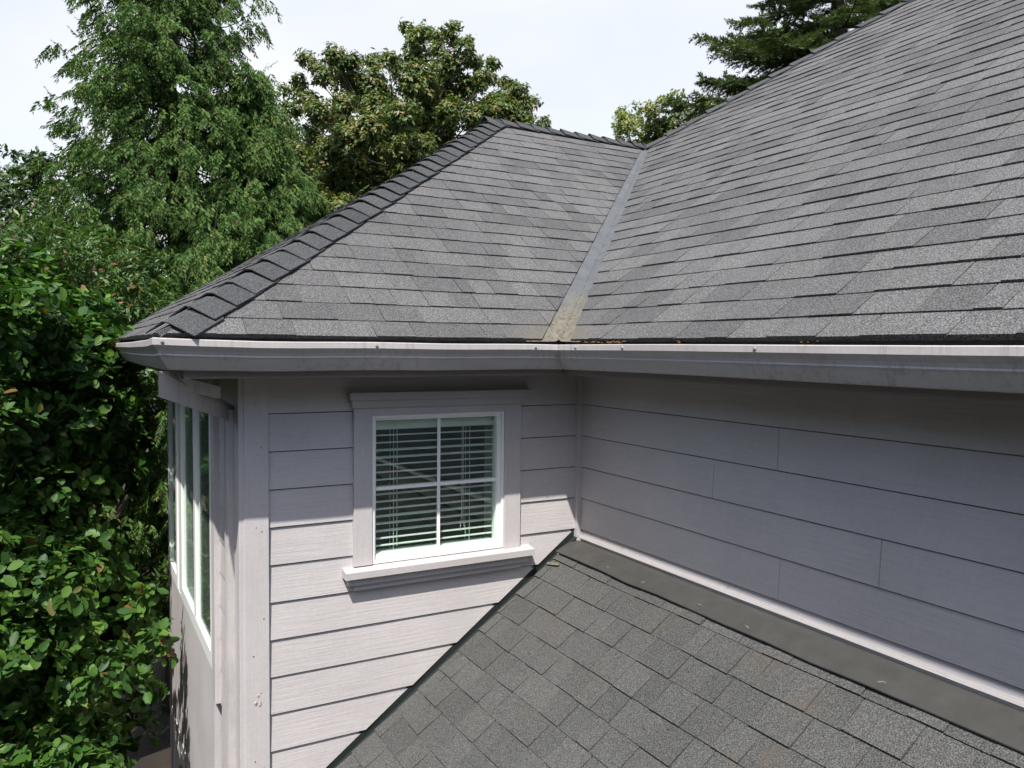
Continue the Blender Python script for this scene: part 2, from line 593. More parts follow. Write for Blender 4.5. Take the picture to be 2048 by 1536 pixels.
# slopes on the far sides
mb = MB()
top = ZG + RH
mb.prism([(-W, -G + 2 * D, ZG), (-W + D1, -G + D, top), (-G + D, -G + D, top), (-G + D + SM, -G + D - SM, ZG + T * (D + SM)), (9.5, -G + D - SM, ZG + T * (D + SM)), (12.5, -G + 2 * D, ZG)][::-1],
         [(-W, -G + 2 * D, ZG + .01), (-W + D1, -G + D, top + .01), (-G + D, -G + D, top + .01), (-G + D + SM, -G + D - SM, ZG + .01 + T * (D + SM)), (9.5, -G + D - SM, ZG + .01 + T * (D + SM)), (12.5, -G + 2 * D, ZG + .01)][::-1])
mb.prism([(-G + D + SM, -G + D - SM, ZG + T * (D + SM) - .01), (-G + D + SM, -8, ZG + T * (D + SM) - .01), (12.5, -8, ZG), (12.5, -G + 2 * D, ZG), (9.5, -G + D - SM, ZG + T * (D + SM) - .01)],
         [(-G + D + SM, -G + D - SM, ZG + T * (D + SM)), (-G + D + SM, -8, ZG + T * (D + SM)), (12.5, -8, ZG + .01), (12.5, -G + 2 * D, ZG + .01), (9.5, -G + D - SM, ZG + T * (D + SM))])
o = mb.build('roof', M['shingle'], house)
o['label'] = 'far slopes hidden behind the ridges'


def caps(name, A, B, n1, n2, parent, half=0.135, expo=0.143, lift=0.034, seed=2, flat=0.06):
    """folded cap shingles from A (low) to B; n1, n2: downhill directions across each slope"""
    R = random.Random(seed)
    A, B = Vector(A), Vector(B)
    ax = (B - A).normalized()
    L = (B - A).length
    upn = ax.cross(Vector((ax.y, -ax.x, 0))).normalized()
    if upn.z < 0:
        upn = -upn
    s1 = (Vector(n1) - ax * Vector(n1).dot(ax)).normalized()
    s2 = (Vector(n2) - ax * Vector(n2).dot(ax)).normalized()
    mb = MB()
    s = 0.0
    while s < L:
        ln = expo + 0.05
        hw = half + R.uniform(-0.004, 0.004)
        sk = R.uniform(-0.006, 0.006)
        top_, bot = [], []
        secs = ((1.0, 0.0), (0.55, 0.0), (0.14, 0.0), (0.0, 0.0), (0.14, 1), (0.55, 1), (1.0, 1))
        for end, h in ((0, lift + R.uniform(-0.003, 0.006)), (1, 0.005)):
            row = []
            for q, side in secs:
                sv = s2 if side else s1
                base = A + ax * min(s + (ln if end else 0) + (sk if side else -sk), L + 0.05)
                hh = h - 0.010 * q * (1 if not end else 0)
                drop = 0.008 if q == 0 else 0
                row.append(base + sv * hw * q + upn * (hh + 0.008 - drop))
            top_.append(row)
        n = len(secs)
        i = len(mb.v)
        th = upn * 0.006
        for row in top_:
            mb.v += [tuple(p) for p in row]
            mb.v += [tuple(p - th) for p in row]
        for q in range(n - 1):
            mb.f.append((i + q, i + q + 1, i + 2 * n + q + 1, i + 2 * n + q)); mb.m.append(0)
            mb.f.append((i + n + q + 1, i + n + q, i + 3 * n + q, i + 3 * n + q + 1)); mb.m.append(0)
            mb.f.append((i + q + 1, i + q, i + n + q, i + n + q + 1)); mb.m.append(0)
        mb.f.append((i, i + 2 * n, i + 3 * n, i + n)); mb.m.append(0)
        mb.f.append((i + n - 1, i + 2 * n - 1, i + 4 * n - 1, i + 3 * n - 1)); mb.m.append(0)
        s += expo
    return mb.build(name, M['cap'], parent)


apex = (-W + D1, -G + D, ZG + RH)
caps('hip_cap', (-W + 0.06, -G + 0.06, ZG + 0.052), Vector(apex) + Vector((0, 0, .012)), (0, -1, -T), (-1, 0, -T1), roofA, half=0.130, lift=0.026)
rend = (-G + D, -G + D, ZG + RH)
caps('ridge_cap', (apex[0] - .08, apex[1], apex[2] + 0.016), Vector(rend) + Vector((0, 0, .012)), (0, -1, -T), (0, 1, -T), roofA, half=0.10, seed=4, expo=0.15, lift=0.03)
caps('hip_cap', Vector(rend) + Vector((0, 0, .005)), (-G + D + SM, -G + D - SM, ZG + T * (D + SM) + .01), (-1, 0, -T), (0, 1, -T), roofB, half=0.14, seed=6, expo=0.20, lift=0.026)

# ------------------------------------------------------------------ valley metal
mb = MB()
vdir = Vector((1, 1, T)).normalized()
v0 = Vector((-G + 0.0, -G + 0.0, ZG))
vl = (Vector(rend) - v0).length
sa = Vector((-1, 0, 0))     # across on the wing slope (level)
sb = Vector((0, -1, 0))
for a, b_, ex in ((0.03, 1.9, 0.0), (1.82, vl - 0.02, 0.0006)):
    pa, pb = v0 + vdir * a, v0 + vdir * b_
    for side in (sa, sb):
        n_ = Vector((0, -T, 1)).normalized() if side is sa else Vector((-T, 0, 1)).normalized()
        prof = ((0.0, 0.017), (0.006, 0.016), (0.020, 0.004), (0.05, 0.0022), (0.12, 0.0008), (0.19, 0.0004))
        for (q0, h0), (q1, h1) in zip(prof, prof[1:]):
            mb.poly([pa + side * q0 + n_ * (h0 + ex), pa + side * q1 + n_ * (h1 + ex), pb + side * q1 + n_ * (h1 + ex), pb + side * q0 + n_ * (h0 + ex)])
o = mb.build('valley_flashing', M['valley'], house)

# ------------------------------------------------------------------ gutters
PROF = [(-0.127, -0.012), (-0.127, -0.124), (-0.068, -0.125), (-0.060, -0.121), (-0.046, -0.100), (-0.031, -0.0755), (-0.0235, -0.067), (-0.0255, -0.061), (-0.019, -0.048),
        (-0.004, -0.031), (0.0, -0.027), (0.0, -0.003), (-0.003, 0.0), (-0.012, 0.0), (-0.014, -0.003), (-0.014, -0.012)]


def gA(x, mit=0, dz=0.0):       # wing front gutter, outward = -y ; mitre moves x with the offset
    return lambda o, h: (x - mit * o, -G - o, ZG + h + dz)


def gB(y, dz=0.0, mit=0):
    return lambda o, h: (-G - o, y - mit * o, ZG + h + dz)


def gC(y, mit=0, dz=0.0):
    return lambda o, h: (-W - o, y - mit * o, ZG + h + dz)


xs = [(-G, 1, 0.0)] + [(-G - 0.16 * i, 0, 0.0015 * math.sin(i * 1.3)) for i in range(1, 10)] + [(-1.95, 0, 0.001), (-2.08, 0, 0.0035), (-2.18, 0, 0.0065), (-W, 1, 0.009)]
mb = MB()
mb.sweep(PROF, [gA(x, m, dz) for x, m, dz in xs])
gut = mb.build('gutter', M['gutter'], house)
gut['label'] = 'wing front gutter ending at a mitred corner'
sol = gut.modifiers.new('s', 'SOLIDIFY'); sol.thickness = 0.0015; sol.offset = -1
mb = MB()
mb.sweep(PROF, [gB(-G, 0, 1)] + [gB(-G - 0.4 * i, 0.002 * math.sin(i * 0.9) + 0.0 * i) for i in range(1, 20)])
gutB = mb.build('gutter', M['gutter'], house)
gutB['label'] = 'long gutter along the main roof, nearest the camera at right'
sol = gutB.modifiers.new('s', 'SOLIDIFY'); sol.thickness = 0.0015; sol.offset = 1
mb = MB()
mb.sweep(PROF, [gC(-G, 1, 0.009), gC(-G + .08, 0, 0.0065), gC(-G + 0.22, 0, 0.002), gC(-G + 0.4, 0, 0.0), gC(-G + 1.4, 0, -.006), gC(-G + 3.0, 0, -0.008), gC(-G + 4.0, 0, -0.004), gC(-G + 2 * D, 0, 0.0)])
gutC = mb.build('gutter', M['gutter'], house)
gutC['label'] = 'short-looking gutter running back from the left corner'
sol = gutC.modifiers.new('s', 'SOLIDIFY'); sol.thickness = 0.0015; sol.offset = -1


def screw(pos, nrm, parent, r=0.0045):
    mb_ = MB()
    p, n_ = Vector(pos), Vector(nrm).normalized()
    mb_.tube([p, p + n_ * 0.0025, p + n_ * 0.004], [r * 1.5, r * 1.5, r * 1.3], 12)
    mb_.tube([p + n_ * 0.004, p + n_ * 0.008], [r * 0.9, r * 0.75], 6)
    return mb_.build('screw', M['screw'], parent)


for x in (-W + 0.035, -1.36, -0.55):
    screw((x, -G - 0.0005, ZG - 0.015 + (0.008 if x < -2 else 0)), (0, -1, 0), gut)
screw((-W + 0.045, -G + 0.024, ZG - 0.062 + .008), (0, -1, -.3), gut)
for y in (-G - 0.16, -0.95, -1.72):
    screw((-G - 0.0005, y, ZG - 0.014), (-1, 0, 0), gutB)

# fascia boards behind the gutters, drip edge, soffits
mb = MB()
fo = G - 0.127
mb.box(-W + 0.127, -fo - 0.02, -fo, -fo + 0.02, SOF - 0.005, ZG + 0.05)
mb.box(-fo, -fo + 0.02, -8, -fo + 0.02, SOF - 0.005, ZG + 0.05)
mb.box(-W + 0.127, -W + 0.147, -fo + 0.02, -G + 2 * D - 0.1, SOF - 0.005, ZG + 0.05)
mb.build('fascia', M['soffit'], house)
mb = MB()
mb.box(-W + 0.149, 0.0, -fo + 0.022, 0.0, SOF, SOF + 0.012)
mb.box(-fo + 0.022, 0.0, -8, -fo + 0.02, SOF + 0.0003, SOF + 0.0123)
mb.box(-W + 0.149, XC, 0.0, -G + 2 * D - 0.12, SOF + 0.0006, SOF + 0.0126)
mb.build('soffit', M['soffit'], house)
mb = MB()
mb.box(-W + 0.13, -fo - .13, -G + 0.035, -fo - 0.001, ZG + 0.012, ZG + 0.016)
mb.box(-G + 0.035, -fo - 0.001, -8, -fo - .13, ZG + 0.012, ZG + 0.016)
mb.build('drip_edge', M['joint'], house)

# ------------------------------------------------------------------ lap siding
LOWZ = -0.735       # lower roof plane: z = LOWZ + T * x


def lap_wall(name, axis, sgn, regions, zt, zb, clipf, parent, joints=(), seed=0, zmin=None):
    """axis 'x': wall in the plane y=0 facing -y; axis 'y': plane x=const facing -x.
    regions(z0, z1) -> list of (u0, u1, za, zb) pieces for the lap between z0 (top) and z1 (bottom)"""
    R = random.Random(seed)
    mb = MB()
    jb = MB()
    k = 0
    z0 = zt
    while z0 > zb:
        z1 = z0 - LAP
        jit = R.uniform(-0.0012, 0.0012)
        for u0, u1, a, c in regions(z0, z1):
            js = sorted([u0] + [j for kk, j in joints if kk == k and u0 < j < u1] + [u1])
            for ja, jc in zip(js, js[1:]):
                ja2, jc2 = ja + (0.0012 if ja != u0 else 0), jc - (0.0012 if jc != u1 else 0)
                n = max(1, int((jc2 - ja2) / 0.6))
                for q in range(n):
                    p0, p1 = ja2 + (jc2 - ja2) * q / n, ja2 + (jc2 - ja2) * (q + 1) / n
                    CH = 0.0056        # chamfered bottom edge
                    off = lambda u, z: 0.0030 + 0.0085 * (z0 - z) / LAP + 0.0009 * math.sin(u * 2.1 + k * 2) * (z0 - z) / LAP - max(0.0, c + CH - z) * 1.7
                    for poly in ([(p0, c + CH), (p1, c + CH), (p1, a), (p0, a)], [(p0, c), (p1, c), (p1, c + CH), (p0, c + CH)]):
                        if clipf:
                            poly = clip(poly, *clipf)
                        if len(poly) < 3:
                            continue
                        if axis == 'x':
                            f_ = [(u, sgn[1] - off(u, z), z) for u, z in poly]
                            b_ = [(u, sgn[1], z) for u, z in poly]
                        else:
                            f_ = [(sgn[1] - off(u, z), u, z) for u, z in poly]
                            b_ = [(sgn[1], u, z) for u, z in poly]
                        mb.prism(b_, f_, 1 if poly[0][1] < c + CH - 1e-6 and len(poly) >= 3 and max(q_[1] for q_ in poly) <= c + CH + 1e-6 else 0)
        z0 = z1
        k += 1
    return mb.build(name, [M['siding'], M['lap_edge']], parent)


WX0, WX1, WZ0, WZ1 = -1.250, -0.493, -0.775, -0.018      # window opening in the wing wall


def regA(z0, z1):
    L, Rr = XC + 0.02, -0.02
    if z1 >= WZ1 or z0 <= WZ0:
        return [(L, Rr, z0, z1)]
    out = [(L, WX0, z0, z1), (WX1, Rr, z0, z1)]
    if z0 > WZ1:
        out.append((WX0, WX1, z0, WZ1))
    if z1 < WZ0:
        out.append((WX0, WX1, WZ0, z1))
    return out


# keep siding above the lower roof: z >= LOWZ + T x + gap   (u=x, v=z)
wallA = lap_wall('wall', 'x', (0, 0.0), regA, LAP, GROUND, (-T, 1, -(LOWZ + 0.046)), house, seed=1)
wallA['label'] = 'sunlit wing wall of horizontal lap boards around the window'
JB = ((1, -1.46), (2, -1.09), (3, -1.94), (4, -1.48), (2, -3.4), (3, -4.6), (1, -4.2))
wallB = lap_wall('wall', 'y', (0, 0.0), lambda a, b_: [(-8.0, -0.02, a, b_)] if a > -0.70 else [], LAP, -0.70, None, house, joints=[(k + 0, j) for k, j in JB], seed=2)
wallB['label'] = 'shaded main wall of long lap boards under the right gutter'
CY0, CY1, CY2 = 0.64, 3.05, 3.6      # casing, bay end, back of splay
wallC = lap_wall('wall', 'y', (0, XC), lambda a, b_: [(0.09, CY0, a, b_)], LAP, GROUND, None, house, seed=3)
wallC['label'] = 'narrow strip of lap siding on the side wall beside the downspout'
# sheathing behind the laps (closed walls, with the window openings left free)
mb = MB()
mb.box(XC, WX0, 0.0, 0.09, GROUND, SOF)
mb.box(WX1, 0.09, 0.0, 0.09, GROUND, SOF)
mb.box(WX0, WX1, 0.0, 0.09, GROUND, WZ0)
mb.box(WX0, WX1, 0.0, 0.09, WZ1, SOF)
mb.box(0.0, 0.09, -8, 0.0, GROUND, SOF)
mb.box(XC, XC + 0.09, 0.09, CY0 + 0.02, GROUND, SOF)
# rest of the body
mb.box(XC + .1, 12, -G + 2 * D - 0.42, -G + 2 * D - 0.33, GROUND, SOF)
mb.box(12, 12.09, -8, -G + 2 * D - 0.33, GROUND, SOF)
mb.box(0.09, 12, -8, -7.91, GROUND, SOF)
mb.build('wall_core', M['trim'], house)
mb = MB()
mb.box(-1.74, 0.08, 0.1, 0.11, -2.6, -2.59)
mb.box(XC + 0.12, 3.0, 2.4, 2.42, -2.6, SOF)
mb.box(XC + 0.12, 3.0, 0.1, 4.3, -2.62, -2.6)
mb.box(3.0, 3.02, 0.1, 4.3, -2.6, SOF)
mb.box(XC + 0.12, 12, 0.1, 4.3, SOF + .02, SOF + .03)
mb.build('room', M['room'], house)

# trim boards
mb = MB()
mb.box(XC - 0.004, -1.743, -0.024, 0.0, GROUND, SOF)
o = mb.build('corner_board', M['trim'], house, bevel=0.002)
mb = MB()
mb.box(XC - 0.026, XC, -0.020, 0.09, GROUND, SOF)
o = mb.build('corner_board', M['trim'], house, bevel=0.002)
mb = MB()
mb.box(-0.034, 0.0, -0.034, 0.0, LOWZ - 0.06, SOF)
mb.build('corner_board', M['trim'], house, bevel=0.002)
rq = random.Random(14)
board0 = [o_ for o_ in house.children if o_.name.startswith('corner_board')][0]
for x, z in ((-1.80, -0.52), (-1.775, -0.54), (-1.768, -0.95), (-1.815, -1.12), (-1.782, -1.30), (-1.80, 0.05), (-1.775, -0.15), (-1.81, -1.62), (-1.77, -1.66)):
    mb = MB()
    r_ = rq.uniform(0.0022, 0.0038)
    mb.tube([(x, -0.0236, z), (x, -0.0252, z)], r_, 8)
    mb.build('nail_head', M['lap_edge'], board0)
for x, z, r_ in ((-1.806, -1.345, 0.010), (-1.786, -1.352, 0.009), (-1.795, -1.310, 0.007)):
    mb = MB()       # blistered knots in the board
    ring_ = [(x + r_ * math.cos(a_ * math.tau / 9) * rq.uniform(.7, 1.1), z + 1.5 * r_ * math.sin(a_ * math.tau / 9) * rq.uniform(.7, 1.1)) for a_ in range(9)]
    mb.prism([(a_, -0.0236, b__) for a_, b__ in ring_], [(x + (a_ - x) * .5, -0.0268, z + (b__ - z) * .5) for a_, b__ in ring_])
    mb.build('knot', M['knot'], board0)
# starter strip at the foot of the main wall (fine ribbed), above the apron flashing
mb = MB()
mb.prism([(0.0, -8, -0.761), (-0.0125, -8, -0.761), (-0.0050, -8, -0.724), (0.0, -8, -0.722)][::-1], [(0.0, -0.036, -0.761), (-0.0125, -0.036, -0.761), (-0.0050, -0.036, -0.724), (0.0, -0.036, -0.722)][::-1])
mb.build('skirt_board', M['siding'], house)

# ------------------------------------------------------------------ lower roof
R_low = -3.1
low_poly = [(0.045, 0.0), (8.0, 0.0), (8.0, -R_low), (0.045, -R_low)]
# u = -y, v up-slope ; origin at the eave
xe = -2.45
vlen = (-0.112 - xe) / CZ
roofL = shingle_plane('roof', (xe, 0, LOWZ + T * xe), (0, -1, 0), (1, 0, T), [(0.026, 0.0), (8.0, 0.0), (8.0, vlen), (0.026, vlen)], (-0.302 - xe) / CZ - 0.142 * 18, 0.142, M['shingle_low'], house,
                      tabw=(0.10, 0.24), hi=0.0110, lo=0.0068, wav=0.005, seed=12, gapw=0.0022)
roofL['label'] = 'darker lower roof slope at the bottom right'
mb = MB()   # apron flashing along the main wall, with a stand-off hem
ys = [-0.02 - 0.22 * i for i in range(36)]
rr = random.Random(5)
rows = []
for i, y in enumerate(ys):
    e = rr.uniform(-0.003, 0.003)
    h = 0.021 + rr.uniform(0, 0.008)
    n_ = Vector((-T, 0, 1)).normalized()
    pnt = lambda x, hh: Vector((x, y, LOWZ + T * x)) + n_ * hh
    rows.append([pnt(-0.020, -0.035), pnt(-0.036, -0.014), pnt(-0.06, 0.002), pnt(-0.10, 0.016), pnt(-0.152 + e, h), pnt(-0.154 + e, h - 0.004), pnt(-0.150 + e, h - 0.006)])
i0 = len(mb.v)
nr = len(rows[0])
for r_ in rows:
    mb.v += [tuple(p) for p in r_]
for i in range(len(rows) - 1):
    for q in range(nr - 1):
        mb.f.append((i0 + i * nr + q, i0 + i * nr + q + 1, i0 + (i + 1) * nr + q + 1, i0 + (i + 1) * nr + q)); mb.m.append(0)
apron = mb.build('apron_flashing', M['apron'], house)
for x, y in ((-0.122, -0.47), (-0.125, -0.76), (-0.12, -1.15), (-0.128, -1.44), (-0.125, -2.05)):
    mb = MB()
    c0 = Vector((x, y, LOWZ + T * x)) + n_ * (0.0175 + (-.10 - x) * 0.17)
    pts = []
    ang = rr.uniform(-0.6, 0.2)
    for q in range(10):
        a_ = q * math.tau / 10
        rx, ry = (0.013 + rr.uniform(-.006, .006)) * math.cos(a_), (0.0035 + rr.uniform(-.002, .002)) * math.sin(a_)
        dx, dy = rx * math.cos(ang) - ry * math.sin(ang), rx * math.sin(ang) + ry * math.cos(ang)
        pts.append(c0 + Vector((dy, dx, dy * T)))
    mb.prism([p - n_ * 0.002 for p in pts], [c0 + (p - c0) * 0.7 + n_ * 0.0025 for p in pts])
    mb.build('sealant_dab', M['seal'], apron)
mb = MB()    # step flashing between the wing wall and the lower roof
q0, q1 = (-0.02, LOWZ + T * -0.02), (xe, LOWZ + T * xe)
mb.prism([(q1[0], -0.0015, q1[1] - .02), (q0[0], -0.0015, q0[1] - .02), (q0[0], -0.0015, q0[1] + .06), (q1[0], -0.0015, q1[1] + .06)],
         [(q1[0], -0.0035, q1[1] - .02), (q0[0], -0.0035, q0[1] - .02), (q0[0], -0.0035, q0[1] + .06), (q1[0], -0.0035, q1[1] + .06)])
mb.prism([(q1[0], -0.004, q1[1] + .001), (q0[0], -0.004, q0[1] + .001), (q0[0], -0.034, q0[1] + .001), (q1[0], -0.034, q1[1] + .001)][::-1],
         [(q1[0], -0.004, q1[1] + .006), (q0[0], -0.004, q0[1] + .006), (q0[0], -0.034, q0[1] + .004), (q1[0], -0.034, q1[1] + .004)][::-1])
mb.build('step_flashing', M['step'], house)
mb = MB()    # a bent metal tab sticking out at the top course
n_ = Vector((-T, 0, 1)).normalized()
pq = lambda x, y, h: Vector((x, y, LOWZ + T * x)) + n_ * h
mb.prism([pq(-.215, -.035, .010), pq(-.228, -.040, .010), pq(-.208, -.125, .011), pq(-.195, -.122, .011)], [pq(-.215, -.035, .022), pq(-.228, -.040, .020), pq(-.208, -.125, .017), pq(-.195, -.122, .018)])
mb.prism([pq(-.14, -.04, .008), pq(-.165, -.04, .008), pq(-.165, -.05, .008), pq(-.14, -.05, .008)], [pq(-.14, -.04, .024), pq(-.16, -.04, .02), pq(-.16, -.048, .02), pq(-.145, -.05, .024)])
mb.build('flashing_tab', M['valley'], roofL)
# walls carrying the lower roof
mb = MB()
mb.box(-2.1, -2.01, -8, -2.0, GROUND, LOWZ + T * -2.1 - 0.02)
mb.build('wall', M['siding'], house)['label'] = 'outer wall under the eave of the lower roof'

# ------------------------------------------------------------------ window in the wing wall
win = empty('win_tmp', (0, 0, 0), None, None)
C.objects.unlink(win)
mb = MB()       # casing: two jamb boards and the head board
mb.box(-1.338, -1.243, -0.027, -0.002, -0.762, 0.02)
mb.box(-0.500, -0.402, -0.027, -0.002, -0.768, 0.02)
mb.box(-1.243, -0.500, -0.0268, -0.002, -0.020, 0.02)
window = mb.build('window', M['trim'], house, bevel=0.0015)
window['label'] = 'small square four-light window in the wing wall with a white frame'
mb = MB()
mb.box(-1.352, -0.388, -0.044, -0.002, 0.0205, 0.058)
mb.box(-1.366, -0.350, -0.060, -0.002, 0.0585, 0.096)
mb.build('head_trim', M['trim_h'], window, bevel=0.002)
mb = MB()       # sill with its two stepped apron mouldings
mb.prism([(-1.392, -0.075, -0.812), (-0.335, -0.075, -0.812), (-0.335, -0.002, -0.812), (-1.392, -0.002, -0.812)], [(-1.392, -0.075, -0.776), (-0.335, -0.075, -0.776), (-0.335, -0.002, -0.764), (-1.392, -0.002, -0.764)])
mb.build('sill', M['trim_h'], window, bevel=0.002)
mb = MB()
mb.box(-1.372, -0.357, -0.052, -0.002, -0.848, -0.8125)
mb.box(-1.340, -0.400, -0.034, -0.002, -0.880, -0.8485)
mb.build('sill_moulding', M['trim_h'], window, bevel=0.002)
# vinyl frame
x0, x1, z0, z1 = -1.242, -0.501, -0.762, -0.021
mb = MB()


def ring(mb, x0, x1, z0, z1, wl, wr, wb, wt, y0, y1):
    mb.box(x0, x0 + wl, y0, y1, z0, z1)
    mb.box(x1 - wr, x1, y0, y1, z0, z1)
    mb.box(x0 + wl, x1 - wr, y0, y1, z0, z0 + wb)
    mb.box(x0 + wl, x1 - wr, y0, y1, z1 - wt, z1)


ring(mb, x0, x1, z0, z1, .014, .014, .016, .014, -0.018, 0.075)
ring(mb, x0 + .0145, x1 - .0145, z0 + .0165, z1 - .0145, .010, .022, .024, .012, -0.004, 0.05)
mb.build('frame', M['vinyl'], window, bevel=0.0015)
mb = MB()
gx0, gx1, gz0, gz1 = x0 + .026, x1 - .038, z0 + .043, z1 - .028
mb.box(-0.8795, -0.8625, 0.010, 0.016, gz0, gz1)
mb.box(gx0, gx1, 0.0101, 0.0159, -0.401, -0.384)
mb.build('muntin', M['vinyl'], window, bevel=0.001)
mb = MB()
mb.box(x0 + .02, x1 - .03, 0.018, 0.022, z0 + .035, z1 - .02)
mb.build('pane', M['glass'], window)
mb = MB()     # drywall return around the opening
mb.box(WX0 - .012, WX0 + .006, 0.076, 0.22, WZ0, WZ1)
mb.box(WX1 - .006, WX1 + .012, 0.076, 0.22, WZ0, WZ1)
mb.box(WX0, WX1, 0.076, 0.22, WZ1 - .004, WZ1 + .02)
mb.box(WX0, WX1, 0.076, 0.26, WZ0 - .02, WZ0 + .012)
mb.build('inner_return', M['slat'], window)

blind = empty('window_blind', (-0.87, 0.1, -0.75), 'open horizontal slatted blind behind the small square window', 'blind')
mb = MB()
bx0, bx1 = -1.222, -0.535
mb.box(bx0, bx1, 0.052, 0.097, -0.100, -0.055)
mb.build('headrail', M['slat'], blind, bevel=0.002)
mb = MB()
zz = -0.128
ns = 0
rb = random.Random(2)
while zz > -0.715:
    t_ = 0.0 + rb.uniform(-0.0015, 0.0015)
    pr = [(0.050, -0.0010 + t_), (0.058, 0.001 + t_), (0.067, 0.0018), (0.075, 0.0012 - t_), (0.083, -0.001 - t_)]
    bt = [(bx0, y, zz + h) for y, h in pr] + [(bx0, y, zz + h - 0.0040) for y, h in reversed(pr)]
    tp = [(bx1, y, zz + h) for y, h in pr] + [(bx1, y, zz + h - 0.0040) for y, h in reversed(pr)]
    mb.prism(bt, tp)
    zz -= 0.0375
mb.build('slats', M['slat'], blind)
mb = MB()
mb.box(bx0, bx1, 0.050, 0.098, -0.742, -0.722)
mb.build('bottom_rail', M['slat'], blind, bevel=0.002)
mb = MB()
for cx in (-1.106, -0.675):
    for y in (0.048, 0.100):
        mb = MB()
        mb.tube([(cx, y, -0.06), (cx, y, -0.73)], 0.0013, 4)
        mb.build('cord', M['cord'], blind)
for cx, zb, sw in ((-1.088, -0.70, 0.0), (-0.722, -0.66, -0.01), (-0.714, -0.69, 0.02)):
    mb = MB()
    mb.tube([(cx, 0.045, -0.06), (cx, 0.045, zb + 0.1), (cx + sw * .5, 0.045, zb + 0.04), (cx + sw, 0.045, zb)], 0.0014, 4)
    mb.build('cord', M['cord'], blind)

# ------------------------------------------------------------------ side wall: bay with tall windows
mb = MB()     # casing board beside the siding strip
mb.box(XB - 0.018, XC - 0.002, CY0, CY0 + 0.095, -1.60, SOF)
mb.build('casing_board', M['trim'], house, bevel=0.002)


def side_window(y0, y1, z0, z1, meet, label, curtain=True):
    mb = MB()
    fx0, fx1 = XB - 0.014, XB + 0.06
    fr = 0.085

    def ry(a, c, za, zb, wa, wb, x_0, x_1):
        mb.box(x_0, x_1, a, a + wa, za, zb)
        mb.box(x_0, x_1, c - wa, c, za, zb)
        mb.box(x_0, x_1, a + wa, c - wa, za, za + wb)
        mb.box(x_0, x_1, a + wa, c - wa, zb - wb, zb)
    ry(y0, y1, z0, z1, fr, fr, fx0, fx1)
    if meet:
        mb.box(fx0 + .0005, fx1 - .002, meet - 0.045, meet + 0.045, z0 + fr, z1 - fr)
    wobj = mb.build('window', M['vinyl'], house, bevel=0.002)
    wobj['label'] = label
    mb2 = MB()
    mb2.box(XB + 0.001, XB + 0.005, y0 + .04, y1 - .04, z0 + .04, z1 - .04)
    mb2.build('pane', M['glass_side'], wobj)
    if curtain:
        mb3 = MB()
        n = 24
        ya, yb = y0 + 0.03, (meet or y1)
        for q in range(n):
            a0, a1 = ya + (yb - ya) * q / n, ya + (yb - ya) * (q + 1) / n
            w0, w1 = 0.012 * math.sin(q * 1.9), 0.012 * math.sin((q + 1) * 1.9)
            w0, w1 = w0 * .3, w1 * .3
            mb3.poly([(XB + .014 + w0, a0, z0 + .06), (XB + .014 + w1, a1, z0 + .06), (XB + .014 + w1, a1, z1 - .06), (XB + .014 + w0, a0, z1 - .06)])
        mb3.build('curtain', M['curtain'], wobj)
    return wobj


side_window(CY0 + 0.1, 2.22, -1.46, 0.06, 1.46, 'tall sliding window of the bay nearest the casing board')
side_window(2.40, CY1 - .03, -1.46, 0.06, None, 'second tall bay window further back', False)
mb = MB()
mb.box(XB - 0.006, XC + 0.05, 2.222, 2.398, -1.46, 0.06)
mb.build('mullion_post', M['vinyl'], house)
mb = MB()     # painted panel under the windows and the head above
mb.box(XB - 0.010, XC + 0.05, CY0 + 0.0965, CY1, -2.52, -1.4615)
mb.box(XB - 0.016, XC, CY0 + 0.0965, CY1, -2.60, -2.5205)
mb.build('wall', M['panel'], house)['label'] = 'smooth painted panel below the tall bay windows'
mb = MB()
mb.box(XB - 0.006, XC + 0.05, CY0 + 0.0965, CY1, 0.0615, SOF)
mb.build('head_panel', M['panel'], house)
side_window(1.5, CY1 - .2, -4.3, -2.62, 2.1, 'ground floor window below the bay panel')
mb = MB()
mb.box(XC - 0.0, XC + 0.09, CY0 + .02, 1.498, GROUND, -2.601)
mb.box(XC - 0.0, XC + 0.09, 1.498, CY1, GROUND, -4.302)
mb.box(XC - 0.0, XC + 0.09, CY1 - .198, CY1, -4.302, -2.601)
# splayed far face of the bay
sp = lambda s, o_: (XB - 0.004 + s + o_, CY1 + s - o_ * 0.7)
for za, zb in ((GROUND, -1.46), (0.06, SOF)):
    a, c = sp(0, 0), sp(0.62, 0)
    a2, c2 = sp(0, 0.09), sp(0.62, 0.09)
    mb.prism([(a[0], a[1], za), (a2[0], a2[1], za), (c2[0], c2[1], za), (c[0], c[1], za)], [(a[0], a[1], zb), (a2[0], a2[1], zb), (c2[0], c2[1], zb), (c[0], c[1], zb)])
mb.box(XB + 0.62, XB + 0.71, CY1 + 0.62, 4.5, GROUND, SOF)
mb.build('wall', M['panel'], house)['label'] = 'back faces of the bay and lower side wall'
mb = MB()
a, c = Vector((*sp(0, 0), 0)), Vector((*sp(0.62, 0), 0))
for f0, f1 in ((0, 0.1), (0.9, 1.0)):
    p_, q_ = a.lerp(c, f0), a.lerp(c, f1)
    o_ = Vector((0.05, -0.04, 0))
    mb.prism([(p_.x, p_.y, -1.459), (q_.x, q_.y, -1.459), (q_.x + .05, q_.y - .04, -1.459), (p_.x + .05, p_.y - .04, -1.459)], [(p_.x, p_.y, .059), (q_.x, q_.y, .059), (q_.x + .05, q_.y - .04, .059), (p_.x + .05, p_.y - .04, .059)])
wsp = mb.build('window', M['vinyl'], house)
wsp['label'] = 'splayed far window of the bay'
mb = MB()
